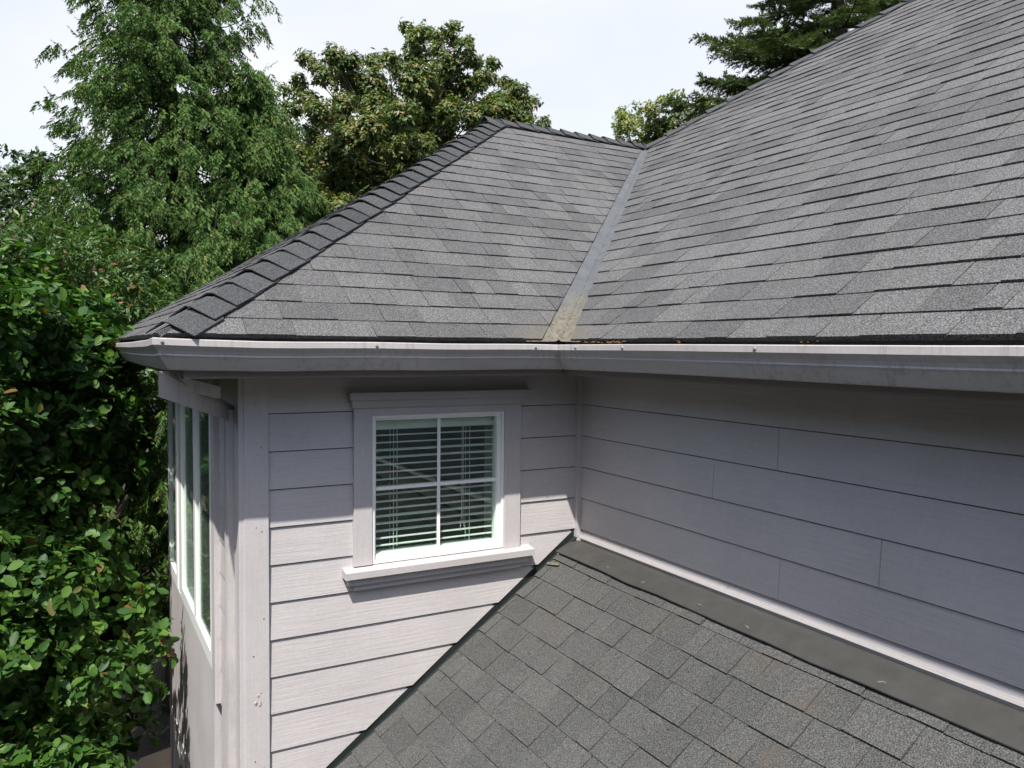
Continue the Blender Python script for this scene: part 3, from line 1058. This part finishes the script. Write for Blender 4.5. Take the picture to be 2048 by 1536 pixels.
p_, q_ = a.lerp(c, .1) + Vector((.02, -.015, 0)), a.lerp(c, .9) + Vector((.02, -.015, 0))
mb.prism([(p_.x, p_.y, -1.459), (q_.x, q_.y, -1.459), (q_.x + .005, q_.y - .004, -1.459), (p_.x + .005, p_.y - .004, -1.459)], [(p_.x, p_.y, .059), (q_.x, q_.y, .059), (q_.x + .005, q_.y - .004, .059), (p_.x + .005, p_.y - .004, .059)])
mb.build('pane', M['glass_side'], wsp)

# downspout: vertical pipe beside the corner board, offset elbow up to the gutter
mb = MB()
PX, PY = XC - 0.034, 0.13


def rect_path(mb, pts, hx, hy):
    """rectangular pipe through the points; hx, hy half sizes in x and in y / z"""
    pr = []
    for p in pts:
        pr.append([(p[0] - hx, p[1] - hy, p[2]), (p[0] + hx, p[1] - hy, p[2]), (p[0] + hx, p[1] + hy, p[2]), (p[0] - hx, p[1] + hy, p[2])])
    i = len(mb.v)
    for r_ in pr:
        mb.v += r_
    for k in range(len(pr) - 1):
        for q in range(4):
            q2_ = (q + 1) % 4
            mb.f.append((i + 4 * k + q, i + 4 * k + q2_, i + 4 * k + 4 + q2_, i + 4 * k + 4 + q)); mb.m.append(0)


rect_path(mb, [(PX, PY, GROUND + .1), (PX, PY, 0.02)], 0.024, 0.038)
for k in range(5):      # ribs on the outer face
    mb.box(PX - 0.0265, PX - 0.023, PY - 0.03 + k * 0.013, PY - 0.026 + k * 0.013, GROUND + .1, 0.0)
ds = mb.build('downspout', M['gutter'], house)
mb = MB()
# outlet drop under the left gutter corner, then the sloping offset back to the wall
a = [(-2.232, -0.362, 0.107), (-2.232, -0.362, 0.168), (-2.232, -0.28, 0.190), (-2.232, -0.28, 0.107)]
c = [(PX - 0.031, PY - 0.045, -0.030), (PX - 0.031, PY - 0.045, 0.045), (PX - 0.031, PY + 0.036, 0.045), (PX - 0.031, PY + 0.036, -0.030)]
a = [(-2.235, -0.36, 0.112), (-2.235, -0.36, 0.215), (-2.19, -0.27, 0.215), (-2.19, -0.27, 0.112)]
c = [(PX - 0.02, PY - 0.045, -0.030), (PX - 0.02, PY - 0.045, 0.030), (PX + 0.03, PY + 0.036, 0.030), (PX + 0.03, PY + 0.036, -0.030)]
mb.prism(a, c)
mb.build('elbow', M['gutter'], ds, bevel=0.004)
mb = MB()
mb.box(PX - 0.034, PX + 0.036, PY - 0.042, PY + 0.042, -1.95, -1.92)
mb.build('strap', M['gutter'], ds)
mb = MB()
mb.box(PX - 0.034, PX + 0.036, PY - 0.042, PY + 0.042, -4.0, -3.97)
mb.build('strap', M['gutter'], ds)
mb = MB()
mb.prism([(-2.20, -0.26, 0.150), (-2.20, -0.235, 0.150), (-1.98, -0.06, 0.085), (-1.96, -0.08, 0.085)], [(-2.20, -0.26, 0.205), (-2.20, -0.235, 0.205), (-1.98, -0.06, 0.135), (-1.96, -0.08, 0.135)])
mb.build('bracket', M['gutter'], ds)

# ------------------------------------------------------------------ debris on the eave
mb = MB()
rr = random.Random(9)
for y0, n in ((-0.70, 26), (-0.83, 60), (-0.88, 40), (-1.28, 22), (-1.95, 14), (-0.6, 8)):
    for _ in range(n):
        y = y0 + rr.gauss(0, 0.03)
        x = -G + 0.030 + rr.uniform(-0.012, 0.03)
        z = ZG + 0.006 + rr.uniform(0, 0.008)
        r_ = rr.uniform(0.002, 0.006)
        mb.prism([(x - r_, y - r_, z), (x + r_, y - r_, z), (x + r_ * .4, y + r_ * 1.6, z), (x - r_, y + r_, z)], [(x - r_ * .5, y, z + r_), (x + r_ * .6, y - r_ * .4, z + r_ * 1.2), (x, y + r_, z + r_), (x - r_ * .5, y + r_ * .6, z + r_)])
mo = mb.build('moss', M['moss'])
tag(mo, 'orange brown moss and grit along the eave shingles right of the valley', 'moss', kind='stuff')

mb = MB()
rr = random.Random(19)
for _ in range(420):
    k_ = rr.randint(0, 9)
    x = -0.302 - 0.142 * CZ * k_ + (abs(rr.gauss(0, 0.006)) if rr.random() < 0.6 else rr.uniform(0, 0.11)) * -1 + 0.002
    y = -rr.uniform(0.05, 3.2)
    if k_ < 3 and rr.random() < 0.6:
        continue
    p0 = Vector((x, y, LOWZ + T * x)) + n_ * 0.0105
    a_ = rr.uniform(0, math.tau)
    ln, wd_ = rr.uniform(0.002, 0.009), rr.uniform(0.0008, 0.002)
    e1 = Vector((math.cos(a_) * CZ, math.sin(a_), math.cos(a_) * CZ * T)) * ln
    e2 = Vector((-math.sin(a_) * CZ, math.cos(a_), -math.sin(a_) * CZ * T)) * wd_
    mb.prism([p0 - e1 - e2 * .4, p0 - e2, p0 + e1, p0 + e2], [p0 - e1 * .8 + n_ * .001, p0 - e2 * .6 + n_ * .002, p0 + e1 * .8 + n_ * .001, p0 + e2 * .6 + n_ * .002])
tag(mb.build('litter', M['moss']), 'brown crumbs of leaf litter caught in the joints of the lower roof', 'litter', kind='stuff')

# ------------------------------------------------------------------ ground
mb = MB()
n = 40
xsz = [-400, -120, -40] + [-20 + i * 2 for i in range(30)] + [60, 150, 400]
hgt = {}
for i, x in enumerate(xsz):
    for j, y in enumerate(xsz):
        hgt[i, j] = GROUND + (rnd.uniform(-0.08, 0.08) if abs(x) < 60 and abs(y) < 60 else 0)
        mb.v.append((x, y, hgt[i, j]))
nx = len(xsz)
for i in range(nx - 1):
    for j in range(nx - 1):
        mb.f.append((i * nx + j, (i + 1) * nx + j, (i + 1) * nx + j + 1, i * nx + j + 1)); mb.m.append(0)
gr = mb.build('ground', M['earth'], smooth=True)
tag(gr, kind='structure')

# ------------------------------------------------------------------ foliage
TEMPL = {
    'broad': (np.array([(0, 0, 0), (.18, .30, .07), (.50, .50, .13), (.82, .34, .08), (1, 0, -.04), (.82, -.34, .08), (.50, -.50, .13), (.18, -.30, .07), (.5, 0, 0.0)]),
              [(0, 8, 2, 1), (8, 4, 3, 2), (0, 7, 6, 8), (8, 6, 5, 4)]),
    'lance': (np.array([(0, 0, 0), (.45, .5, .12), (1, 0, -.1), (.45, -.5, .12)]), [(0, 2, 1), (0, 3, 2)]),
    'flat': (np.array([(0, 0, 0), (.35, .5, .0), (1, 0, 0), (.35, -.5, 0)]), [(0, 3, 2, 1)]),
}


def leaves(name, P_, A_, N_, L_, W_, kind, material, parent):
    P_, A_, N_ = (np.asarray(q, float) for q in (P_, A_, N_))
    A_ = A_ / np.maximum(np.linalg.norm(A_, axis=1, keepdims=True), 1e-6)
    Sd = np.cross(N_, A_)
    Sd /= np.maximum(np.linalg.norm(Sd, axis=1, keepdims=True), 1e-6)
    N2 = np.cross(A_, Sd)
    tv, tf = TEMPL[kind]
    L_ = np.asarray(L_)[:, None, None]
    W_ = np.asarray(W_)[:, None, None]
    v = P_[:, None, :] + A_[:, None, :] * tv[None, :, 0:1] * L_ + Sd[:, None, :] * tv[None, :, 1:2] * W_ + N2[:, None, :] * tv[None, :, 2:3] * W_
    n, k = v.shape[:2]
    v = v.reshape(-1, 3)
    me = bpy.data.meshes.new(name)
    me.vertices.add(len(v))
    me.vertices.foreach_set('co', v.astype(np.float32).ravel())
    loops, starts, tot = [], [], 0
    base = np.arange(n)[:, None] * k
    flat = np.concatenate([base + np.array(f)[None, :] for f in tf], axis=1)     # n x sum(len)
    lens = [len(f) for f in tf]
    me.loops.add(flat.size)
    me.loops.foreach_set('vertex_index', flat.astype(np.int32).ravel())
    per = sum(lens)
    st = np.concatenate([[0], np.cumsum(lens)[:-1]])
    ls = (np.arange(n)[:, None] * per + st[None, :]).ravel()
    me.polygons.add(len(ls))
    me.polygons.foreach_set('loop_start', ls.astype(np.int32))
    me.materials.append(material)
    me.update(calc_edges=True)
    me.validate()
    o = bpy.data.objects.new(name, me)
    C.objects.link(o)
    if parent is not None:
        o.parent = parent
        o.matrix_parent_inverse = Matrix.Translation(parent.location).inverted()
    return o


def unit(n, rs_=rs):
    d = rs_.normal(size=(n, 3))
    return d / np.linalg.norm(d, axis=1, keepdims=True)


def rosettes(centres, outs, nleaf, spread, droop, jit=0.015):
    """leaf axes and normals around twig ends"""
    n = len(centres)
    Pp = np.repeat(centres, nleaf, axis=0)
    Oo = np.repeat(outs, nleaf, axis=0)
    a = np.cross(Oo, unit(n * nleaf))
    a /= np.maximum(np.linalg.norm(a, axis=1, keepdims=True), 1e-6)
    ax = a * spread + Oo * rs.uniform(0.1, 0.9, (n * nleaf, 1)) + np.array([0, 0, -droop])
    nn = Oo * 1.0 + np.array([0, 0, 0.5]) - a * 0.3 + rs.normal(size=Pp.shape) * 0.25
    return Pp + rs.normal(size=Pp.shape) * jit, ax, nn


def clump_points(clumps, per_r2, flat=0.8, shell=0.45):
    """clumps: (centre Vector, radius); points in each clump's outer shell with outward directions"""
    Cs, Os = [], []
    for c, r in clumps:
        n = max(3, int(per_r2 * r * r))
        d = unit(n)
        rad = r * (1 - shell * rs.uniform(0, 1, (n, 1)) ** 1.3) * (0.85 + 0.25 * rs.uniform(0, 1, (n, 1)))
        q = d * rad
        q[:, 2] *= flat
        Cs.append(np.array(c)[None, :] + q)
        o_ = d + np.array([0, 0, 0.55])
        Os.append(o_ / np.linalg.norm(o_, axis=1, keepdims=True))
    return np.concatenate(Cs), np.concatenate(Os)


def in_poly(x, y, poly):
    ins = False
    for i in range(len(poly)):
        (x0, y0), (x1, y1) = poly[i], poly[i - 1]
        if (y0 > y) != (y1 > y) and x < (x1 - x0) * (y - y0) / (y1 - y0) + x0:
            ins = not ins
    return ins


def fill(poly, step, d0, d1, r0, r1, R, holes=()):
    """survey clumps of a crown: photo outline -> clumps at real distances with real radii"""
    out = []
    xa, xb = min(p[0] for p in poly), max(p[0] for p in poly)
    ya, yb = min(p[1] for p in poly), max(p[1] for p in poly)
    y = ya
    while y < yb:
        x = xa
        while x < xb:
            px, py = x + R.uniform(-.5, .5) * step, y + R.uniform(-.5, .5) * step
            if in_poly(px, py, poly) and not any(in_poly(px, py, h) for h in holes):
                out.append((pix(px, py, R.uniform(d0, d1)), R.uniform(r0, r1)))
            x += step
        y += step
    return out


def branches(mb, root, targets, r0, R, n=5):
    for tg in targets:
        root_, tg = Vector(root), Vector(tg)
        pts = []
        for k in range(n + 1):
            f = k / n
            p = root_.lerp(tg, f)
            p += Vector((R.uniform(-1, 1), R.uniform(-1, 1), 0)) * 0.06 * (tg - root_).length * math.sin(f * math.pi) * 0.6
            p.z += -0.10 * (tg - root_).length * math.sin(f * math.pi)
            pts.append(p)
        mb.tube(pts, [r0 * (1 - 0.85 * k / n) for k in range(n + 1)], 5)


# --- laurel shrub close to the house, lower left
R = random.Random(21)
outline = [(-160, 560), (60, 555), (160, 600), (235, 640), (250, 700), (240, 745), (300, 800), (308, 900), (300, 1000), (312, 1080), (310, 1380), (240, 1420), (200, 1600), (-160, 1600)]
holes = [[(90, 965), (200, 960), (310, 880), (312, 1060), (250, 1080), (150, 1040), (90, 1000)], [(200, 1380), (400, 1330), (400, 1600), (210, 1600)]]
lb = Vector((-3.6, 2.6, GROUND))
laurel = empty('laurel_shrub', lb, 'large glossy broad-leaved shrub filling the lower left beside the house', 'shrub')
cl = fill(outline, 62, 5.3, 6.6, 0.17, 0.30, R, holes) + fill(outline, 85, 6.8, 8.2, 0.25, 0.45, R)
fixed = []
for c, r in cl:
    for _ in range(14):      # keep the clumps out of the sunbeam that lights the painted panel
        k_ = (XB - c.x) / 0.398
        yy_, zz_ = c.y + 0.5 * k_, c.z - k_
        if -0.2 - r < yy_ < 3.0 + r and -2.75 - r < zz_ < 0.2 + r:
            c = CAM + (c - CAM) * (1 + 0.25 / (c - CAM).length)
        else:
            break
    fixed.append((c, r))
cl = [(c, r) for c, r in fixed if c.x < -2.02 - r * 0.55]
cl += [(pix(298, 1160, 5.9), 0.07), (pix(316, 1265, 5.9), 0.11), (pix(308, 1355, 5.8), 0.12), (pix(312, 1300, 6.0), 0.11), (pix(270, 1210, 6.0), .12)]
cs, os_ = clump_points(cl, 640, 0.8, 0.75)
keep = cs[:, 0] < -2.0 + 0.0
cs, os_ = cs[keep], os_[keep]
p_, a_, n_2 = rosettes(cs, os_, 6, 1.0, 0.15, 0.02)
L_ = rs.uniform(0.045, 0.105, len(p_)) * np.clip(np.linalg.norm(p_ - np.array(CAM), axis=1) / 6.0, 0.9, 1.3)
leaves('foliage', p_, a_, n_2, L_, L_ * rs.uniform(0.5, 0.66, len(p_)), 'broad', M['laurel'], laurel)
mb = MB()
for q in range(7):
    root = lb + Vector((R.uniform(-.5, .5), R.uniform(-.5, .5), -0.05))
    mid = root + Vector((R.uniform(-.5, .5), R.uniform(-.6, .4), 2.4))
    mb.tube([root, root.lerp(mid, .5) + Vector((R.uniform(-.1, .1), R.uniform(-.1, .1), 0)), mid], [0.06, 0.05, 0.04], 7)
    branches(mb, mid + Vector((0, .6, -.6)), [R.choice(cl)[0] + Vector((0, .35, -.25)) for _ in range(9)], 0.014, R)
mb.build('stem', M['bark'], laurel, smooth=True)

# --- finer-leaved shrub with reddish young shoots behind it
R = random.Random(22)
outline = [(-150, 470), (60, 440), (110, 430), (180, 470), (250, 500), (310, 560), (360, 600), (420, 640), (420, 760), (240, 800), (-150, 800)]
pb = Vector((-3.0, 6.6, GROUND))
ph_ = empty('photinia_shrub', pb, 'fine-leaved dark shrub with a few red shoots, between the laurel and the weeping cedar', 'shrub')
cl = fill(outline, 55, 9.8, 11.2, 0.28, 0.48, R)
cs, os_ = clump_points(cl, 480, 0.85, 0.6)
p_, a_, n_2 = rosettes(cs, os_, 7, 1.0, 0.1, 0.03)
L_ = rs.uniform(0.06, 0.105, len(p_))
leaves('foliage', p_, a_, n_2, L_, L_ * 0.36, 'lance', M['photinia'], ph_)
mb = MB()
branches(mb, pb + Vector((0, 0, 2.5)), [R.choice(cl)[0] for _ in range(40)], 0.05, R)
mb.tube([pb + Vector((0, 0, -.05)), pb + Vector((0.1, 0, 2.55))], [0.12, 0.08], 8)
mb.build('stem', M['bark'], ph_, smooth=True)

# --- weeping cedar
def weeping_cedar(base, height, width, seed, label, lean=0.0, dens=1.0, tops=None):
    R = random.Random(seed)
    root = empty('cedar_tree', base, label, 'tree')
    mb = MB()
    base = Vector(base)
    n = 16
    trunk = [base + Vector((lean * (k / n) + 0.06 * math.sin(k), 0.05 * math.cos(k * 1.3), height * k / n - (0.1 if k == 0 else 0))) for k in range(n + 1)]
    mb.tube(trunk, [0.30 * (1 - 0.93 * k / n) for k in range(n + 1)], 9)
    Pq, Aq, Nq, Lq, Wq = [], [], [], [], []
    nb = int(height * 17 * dens)
    for i in range(nb):
        f = 0.22 + 0.775 * (i / nb) ** 0.95
        z = height * f
        kf = f * n
        t0 = trunk[int(kf)].lerp(trunk[min(n, int(kf) + 1)], kf % 1)
        prof = width * (1 - f) ** 1.18 * (0.66 + 0.34 * R.random()) + 0.26
        if R.random() < 0.12:
            prof *= 1.42
        az = i * 2.399 + R.uniform(-.4, .4)
        d = Vector((math.cos(az), math.sin(az), 0))
        rise = R.uniform(0.0, 0.24)
        pts = []
        m = 9
        for k in range(m + 1):
            s = k / m
            pts.append(t0 + d * prof * s + Vector((0, 0, prof * (-0.36 * math.sin(s * 2.1) * (1 - 0.15 * s) + (0.12 + rise) * s ** 2.6 * 1.7))))
        mb.tube(pts, [0.020 * (1 - 0.9 * k / m) * (0.5 + prof / width) for k in range(m + 1)], 4)
        # hanging sprays along the outer three quarters
        nspr = int(16 + prof * 42)
        side = Vector((-d.y, d.x, 0))
        nbl = max(4, int(prof * 5.5))
        lets = []
        for q in range(nbl):
            s_ = min(0.16 + 0.86 * (q + R.random()) / nbl, 0.999)
            kk = s_ * m
            b0 = pts[int(kk)].lerp(pts[int(kk) + 1], kk % 1)
            off = side * (R.choice((-1, 1)) * R.uniform(0.0, 1.0) * (0.05 + 0.40 * prof * (1 - s_)))
            lets.append((s_, b0 + off + Vector((0, 0, -abs(off.length) * 0.30)), R.uniform(0.7, 1.25)))
        for q in range(nspr):
            s, lc, sz = lets[q % nbl]
            an = R.uniform(0, math.tau)
            rr_ = 0.20 * sz * math.sqrt(R.random())
            st = lc + Vector((math.cos(an) * rr_, math.sin(an) * rr_, 0.12 * sz - rr_ * 1.1))
            hang = R.uniform(0.14, 0.30) * sz * (1.1 - 0.3 * s)
            sway = d * R.uniform(0.04, 0.22) + side * R.uniform(-.12, .12)
            nl = int(10 + hang * 100)
            for l in range(nl):
                g_ = l / nl
                c0 = st + sway * g_ + Vector((0, 0, -hang * g_))
                an = R.uniform(0, math.tau)
                wv = Vector((math.cos(an), math.sin(an), 0))
                ax = wv * (0.95 - 0.5 * g_) + Vector((0, 0, -0.7)) + d * 0.5
                Pq.append(tuple(c0 + wv * 0.006))
                Aq.append(tuple(ax))
                Nq.append((wv.y + R.uniform(-.4, .4), -wv.x + R.uniform(-.4, .4), R.uniform(0.0, .8)))
                ll = R.uniform(0.055, 0.10) * (1 - 0.35 * g_)
                Lq.append(ll)
                Wq.append(ll * R.uniform(0.22, 0.36))
        # upswept fine tip
        tip = pts[-1]
        for l in range(16):
            g_ = l / 16
            c0 = tip + d * (0.16 * g_) + Vector((0, 0, 0.10 * g_ + .02))
            an = R.uniform(0, math.tau)
            wv = Vector((math.cos(an), math.sin(an), 0))
            Pq.append(tuple(c0)); Aq.append(tuple(wv * 0.5 + d * 0.6 + Vector((0, 0, R.uniform(-.9, .1)))))
            Nq.append((wv.y, -wv.x, 0.5)); Lq.append(0.06 * (1.2 - g_)); Wq.append(0.014)
    mb.build('trunk', M['bark'], root, smooth=True)
    leaves('crown', Pq, Aq, Nq, Lq, Wq, 'flat', M['cedar'], root)
    return root


b1 = pix(352, 700, 13.2)
weeping_cedar((b1.x, b1.y, GROUND), 13.9, 4.7, 31, 'tall weeping cedar with drooping sprays, its top cut by the photo at upper left', dens=1.0)
b2 = pix(500, 700, 12.6)
weeping_cedar((b2.x, b2.y, GROUND), 9.8, 3.3, 33, 'shorter weeping cedar in front and to the right of the tall one', dens=1.0)

# --- broad trees built from surveyed clumps
def broad_tree(name, label, base, clumps, material, nl, leafL, wr, per, kind='lance', trunk_r=0.2, droop=0.4, seed=1, flat=0.85, shell=0.7, trunk_top=None, twigs=60):
    R = random.Random(seed)
    root = empty(name, base, label, 'tree')
    cs, os_ = clump_points(clumps, per, flat, shell)
    p_, a_, n_2 = rosettes(cs, os_, nl, 1.0, droop, 0.03)
    L_ = rs.uniform(leafL[0], leafL[1], len(p_))
    leaves('crown', p_, a_, n_2, L_, L_ * wr, kind, material, root)
    mb = MB()
    bz = Vector(base)
    cen = sum((Vector(c) for c, r in clumps), Vector()) / len(clumps)
    tt = Vector(trunk_top) if trunk_top else Vector((cen.x, cen.y, cen.z - 0.3))
    bz2 = bz + Vector((0, 0, -0.1))
    mb.tube([bz2, bz.lerp(tt, .33) + Vector((.1, 0, 0)), bz.lerp(tt, .66) + Vector((-.08, .05, 0)), tt], [trunk_r, trunk_r * .8, trunk_r * .6, trunk_r * .35], 9)
    forks = [bz.lerp(tt, f) for f in (0.45, 0.6, 0.75, 0.9, 1.0)]
    for i in range(min(twigs, len(clumps))):
        c, r = clumps[i] if i < 40 else R.choice(clumps)
        fk = min(forks, key=lambda q: (q - Vector(c)).length + (5 if q.z > c[2] else 0))
        branches(mb, fk, [c], trunk_r * 0.10, R, 6)
    mb.build('trunk', M['bark'], root, smooth=True)
    return root


R = random.Random(41)
DC = 17.0
pts = [(812, 52, 11), (835, 72, 20), (850, 60, 12), (872, 70, 15), (895, 58, 12), (912, 53, 10), (905, 75, 12), (830, 108, 28), (872, 98, 16), (925, 92, 20), (940, 82, 11), (895, 130, 34), (945, 120, 20), (985, 128, 14), (970, 155, 22),
       (612, 115, 15), (628, 130, 14), (665, 108, 20), (680, 125, 22), (708, 120, 18), (650, 150, 22), (750, 120, 20), (775, 118, 16), (790, 135, 16), (700, 160, 34), (598, 160, 15), (565, 178, 12), (600, 185, 18), (620, 200, 20), (745, 165, 36),
       (835, 160, 44), (895, 180, 44), (940, 170, 30), (1015, 165, 16), (1035, 180, 18), (1055, 200, 14), (1068, 205, 10), (1020, 200, 26), (1045, 235, 20), (1088, 243, 13), (1078, 250, 10), (985, 215, 36), (1000, 245, 30),
       (585, 215, 18), (560, 250, 30)]
ppm = F_PX / DC
cl = [(pix(x, y, DC + R.uniform(-.8, .8)), r / ppm * 1.0) for x, y, r in pts]
poly = [(590, 230), (640, 190), (720, 180), (830, 180), (930, 200), (1000, 210), (1050, 250), (1060, 330), (1000, 420), (800, 640), (480, 720), (470, 420), (540, 300)]
cl += fill(poly, 36, DC - 2.2, DC + 1.8, 0.22, 0.42, R)
cl += fill([(470, 330), (1000, 300), (900, 480), (600, 650), (450, 650)], 42, DC + 2, DC + 4, 0.4, 0.6, R)
bc = pix(790, 700, DC)
broad_tree('chestnut_tree', 'broad-leaved tree with browning leaf tufts rising behind the wing roof hip', (bc.x, bc.y, GROUND), cl, M['chestnut'], 7, (0.07, 0.13), 0.44, 1250, seed=4, droop=0.75, trunk_top=pix(800, 330, DC), trunk_r=0.3, twigs=110)

R = random.Random(43)
DY = 23.0
poly = [(1232, 300), (1240, 225), (1262, 205), (1300, 225), (1340, 195), (1380, 190), (1440, 205), (1470, 215), (1480, 260), (1400, 330), (1240, 330)]
cl = fill(poly, 24, DY - 1.0, DY + 1.2, 0.16, 0.32, R)
cl += [(pix(1272, 210, DY), .1), (pix(1256, 232, DY), .1), (pix(1243, 245, DY), .1)]
by = pix(1350, 700, DY)
broad_tree('yellowing_tree', 'small yellow-green tree showing above the roof valley at the foot of the dark fir', (by.x, by.y, GROUND), cl, M['yellowleaf'], 5, (0.09, 0.15), 0.5, 600, seed=6, droop=0.3, trunk_top=pix(1350, 260, DY), trunk_r=0.2, twigs=50)

R = random.Random(44)
DL = 16.0
poly = [(-140, 380), (-40, 350), (10, 390), (60, 330), (105, 330), (150, 420), (160, 560), (-140, 620)]
cl = fill(poly, 40, DL - 1.0, DL + 1.5, 0.3, 0.5, R)
cl += [(pix(18, 302, DL), .13), (pix(30, 310, DL), .1), (pix(52, 318, DL), .15), (pix(75, 312, DL), .14), (pix(88, 325, DL), .15), (pix(45, 345, DL), .22)]
bl = pix(20, 700, DL)
broad_tree('broadleaf_tree', 'dark broad-leaved tree at the far left edge behind the cedar', (bl.x, bl.y, GROUND), cl, M['darkleaf'], 6, (0.09, 0.15), 0.45, 300, seed=7, droop=0.3, trunk_top=pix(30, 420, DL), trunk_r=0.22, twigs=60)
# bare twigs reaching out of it
mb = MB()
bt = pix(-20, 450, 15)
bare = empty('bare_sapling', (bt.x, bt.y, GROUND), 'bare grey twigs standing up at the far left edge', 'tree')
mb.tube([(bt.x, bt.y, GROUND - .1), (bt.x + .05, bt.y, -1.5), (bt.x, bt.y, bt.z)], [0.06, 0.04, 0.02], 6)
for px, py in ((2, 330), (12, 355), (24, 395), (-10, 320), (30, 430), (-30, 340)):
    tgt = pix(px, py, 15)
    mb.tube([bt, bt.lerp(tgt, .5) + Vector((R.uniform(-.05, .05), 0, -.04)), tgt], [0.012, 0.009, 0.003], 4)
mb.build('trunk', M['twig'], bare)


# --- dark fir right of the sky gap
def fir(base, height, width, seed, label, z_lo, extra=(), name='fir_tree', size=1.0, nper=36):
    R = random.Random(seed)
    root = empty(name, base, label, 'tree')
    base = Vector(base)
    mb = MB()
    mb.tube([base + Vector((0, 0, -.1)), base + Vector((.05, 0, height * .5)), base + Vector((0, 0, height))], [0.28 * size, 0.2 * size, 0.02], 9)
    Pq, Aq, Nq, Lq, Wq = [], [], [], [], []
    br = []
    z = z_lo
    i = 0
    while z < height - 0.1:
        f = z / height
        ln = width * (1 - (z - z_lo) / (height - z_lo)) ** 0.8 * R.uniform(0.7, 1.1) + 0.15
        br.append((z, i * 2.399 + R.uniform(-.3, .3), ln))
        z += 0.115 * size
        i += 1
    br += list(extra)
    for z, az, ln in br:
        d = Vector((math.cos(az), math.sin(az), 0))
        side = Vector((-d.y, d.x, 0))
        p0 = base + Vector((0, 0, z))
        m = 7
        pts = [p0 + d * ln * k / m + Vector((0, 0, ln * (0.10 * k / m - 0.22 * math.sin((k / m) * 2.2)))) for k in range(m + 1)]
        mb.tube(pts, [0.045 * size * (1 - .9 * k / m) for k in range(m + 1)], 4)
        nt_ = int(nper * ln / size) + 4
        for q in range(nt_):
            s = 0.12 + 0.88 * (q + R.random()) / nt_
            s = min(s, .995)
            b0 = pts[int(s * m)].lerp(pts[int(s * m) + 1], (s * m) % 1)
            sg = R.choice((-1, 1))
            tl = (0.25 + 0.55 * (1 - s) * min(1.2, ln)) * R.uniform(.6, 1.1) * size ** .5
            td = (side * sg + d * R.uniform(.5, 1.0) + Vector((0, 0, R.uniform(-.35, .35)))).normalized()
            nl = int(tl * 120)
            for l in range(nl):
                g_ = (l + R.random()) / nl
                c0 = b0 + td * tl * g_ + Vector((0, 0, -0.15 * tl * g_ * g_))
                an = R.uniform(0, math.tau)
                u_ = td.cross(Vector((0, 0, 1))).normalized()
                v_ = td.cross(u_)
                wv = u_ * math.cos(an) + v_ * math.sin(an) * 0.7
                Pq.append(tuple(c0)); Aq.append(tuple(td * 0.9 + wv))
                Nq.append(tuple(v_ + u_ * R.uniform(-.5, .5)))
                ll = R.uniform(0.06, 0.10)
                Lq.append(ll); Wq.append(ll * 0.30)
    mb.build('trunk', M['bark'], root, smooth=True)
    leaves('crown', Pq, Aq, Nq, Lq, Wq, 'flat', M['fir'], root)
    return root


DF = 18.5
bf = pix(1655, 700, DF)
left_az = math.atan2(-r2.y, -r2.x)
zpx = lambda y: pix(1655, y, DF).z - GROUND
ext = [(zpx(50), left_az + .1, 2.7), (zpx(95), left_az - .15, 2.7), (zpx(130), left_az + .25, 2.6), (zpx(150), left_az, 3.5), (zpx(160), left_az + .2, 3.2), (zpx(60), left_az + .3, 2.4), (zpx(165), left_az - .25, 3.1), (zpx(20), left_az, 2.6), (zpx(-10), left_az - .1, 2.9), (zpx(110), left_az + .05, 2.9)]
fir((bf.x, bf.y, GROUND), 19.0, 3.0, 51, 'big dark fir tree cut by the top edge, behind the main roof', zpx(260), ext)
bs = pix(1197, 700, 24)
fir((bs.x, bs.y, GROUND), (pix(1197, 262, 24).z - GROUND), 0.9, 52, 'tip of a small distant fir peeping over the wing ridge', 9.0, name='fir_tree', size=0.6)
bs = pix(1310, 700, 22)
fir((bs.x, bs.y, GROUND), (pix(1305, 190, 22).z - GROUND), 1.0, 53, 'narrow young fir sticking up through the yellow-green tree', 8.5, name='fir_tree', size=0.7)

# --- woodland south of the house, behind the camera: seen in the panes and closing the horizon
R = random.Random(61)
Pw = []
for i in range(290):
    az = math.radians(R.uniform(150, 318))
    dd = R.uniform(13, 22)
    hh = R.uniform(7.0, 12.5)
    cx, cy = -2 + dd * math.sin(az), -4 + dd * math.cos(az)
    for q in range(120):
        zz_ = R.uniform(0.5, hh)
        rr_ = 1.9 * math.sin(math.pi * min(1, zz_ / hh) ** 0.8) + 0.35
        a2 = R.uniform(0, math.tau)
        Pw.append((cx + rr_ * math.cos(a2), cy + rr_ * math.sin(a2), GROUND + zz_))
Pw = np.array(Pw)
Lw = rs.uniform(0.5, 0.9, len(Pw))
wd = leaves('woodland', Pw, unit(len(Pw)), unit(len(Pw)), Lw, Lw * 0.8, 'lance', M['darkleaf'], None)
tag(wd, 'dark mass of trees mirrored in the window panes', 'woodland', kind='stuff')
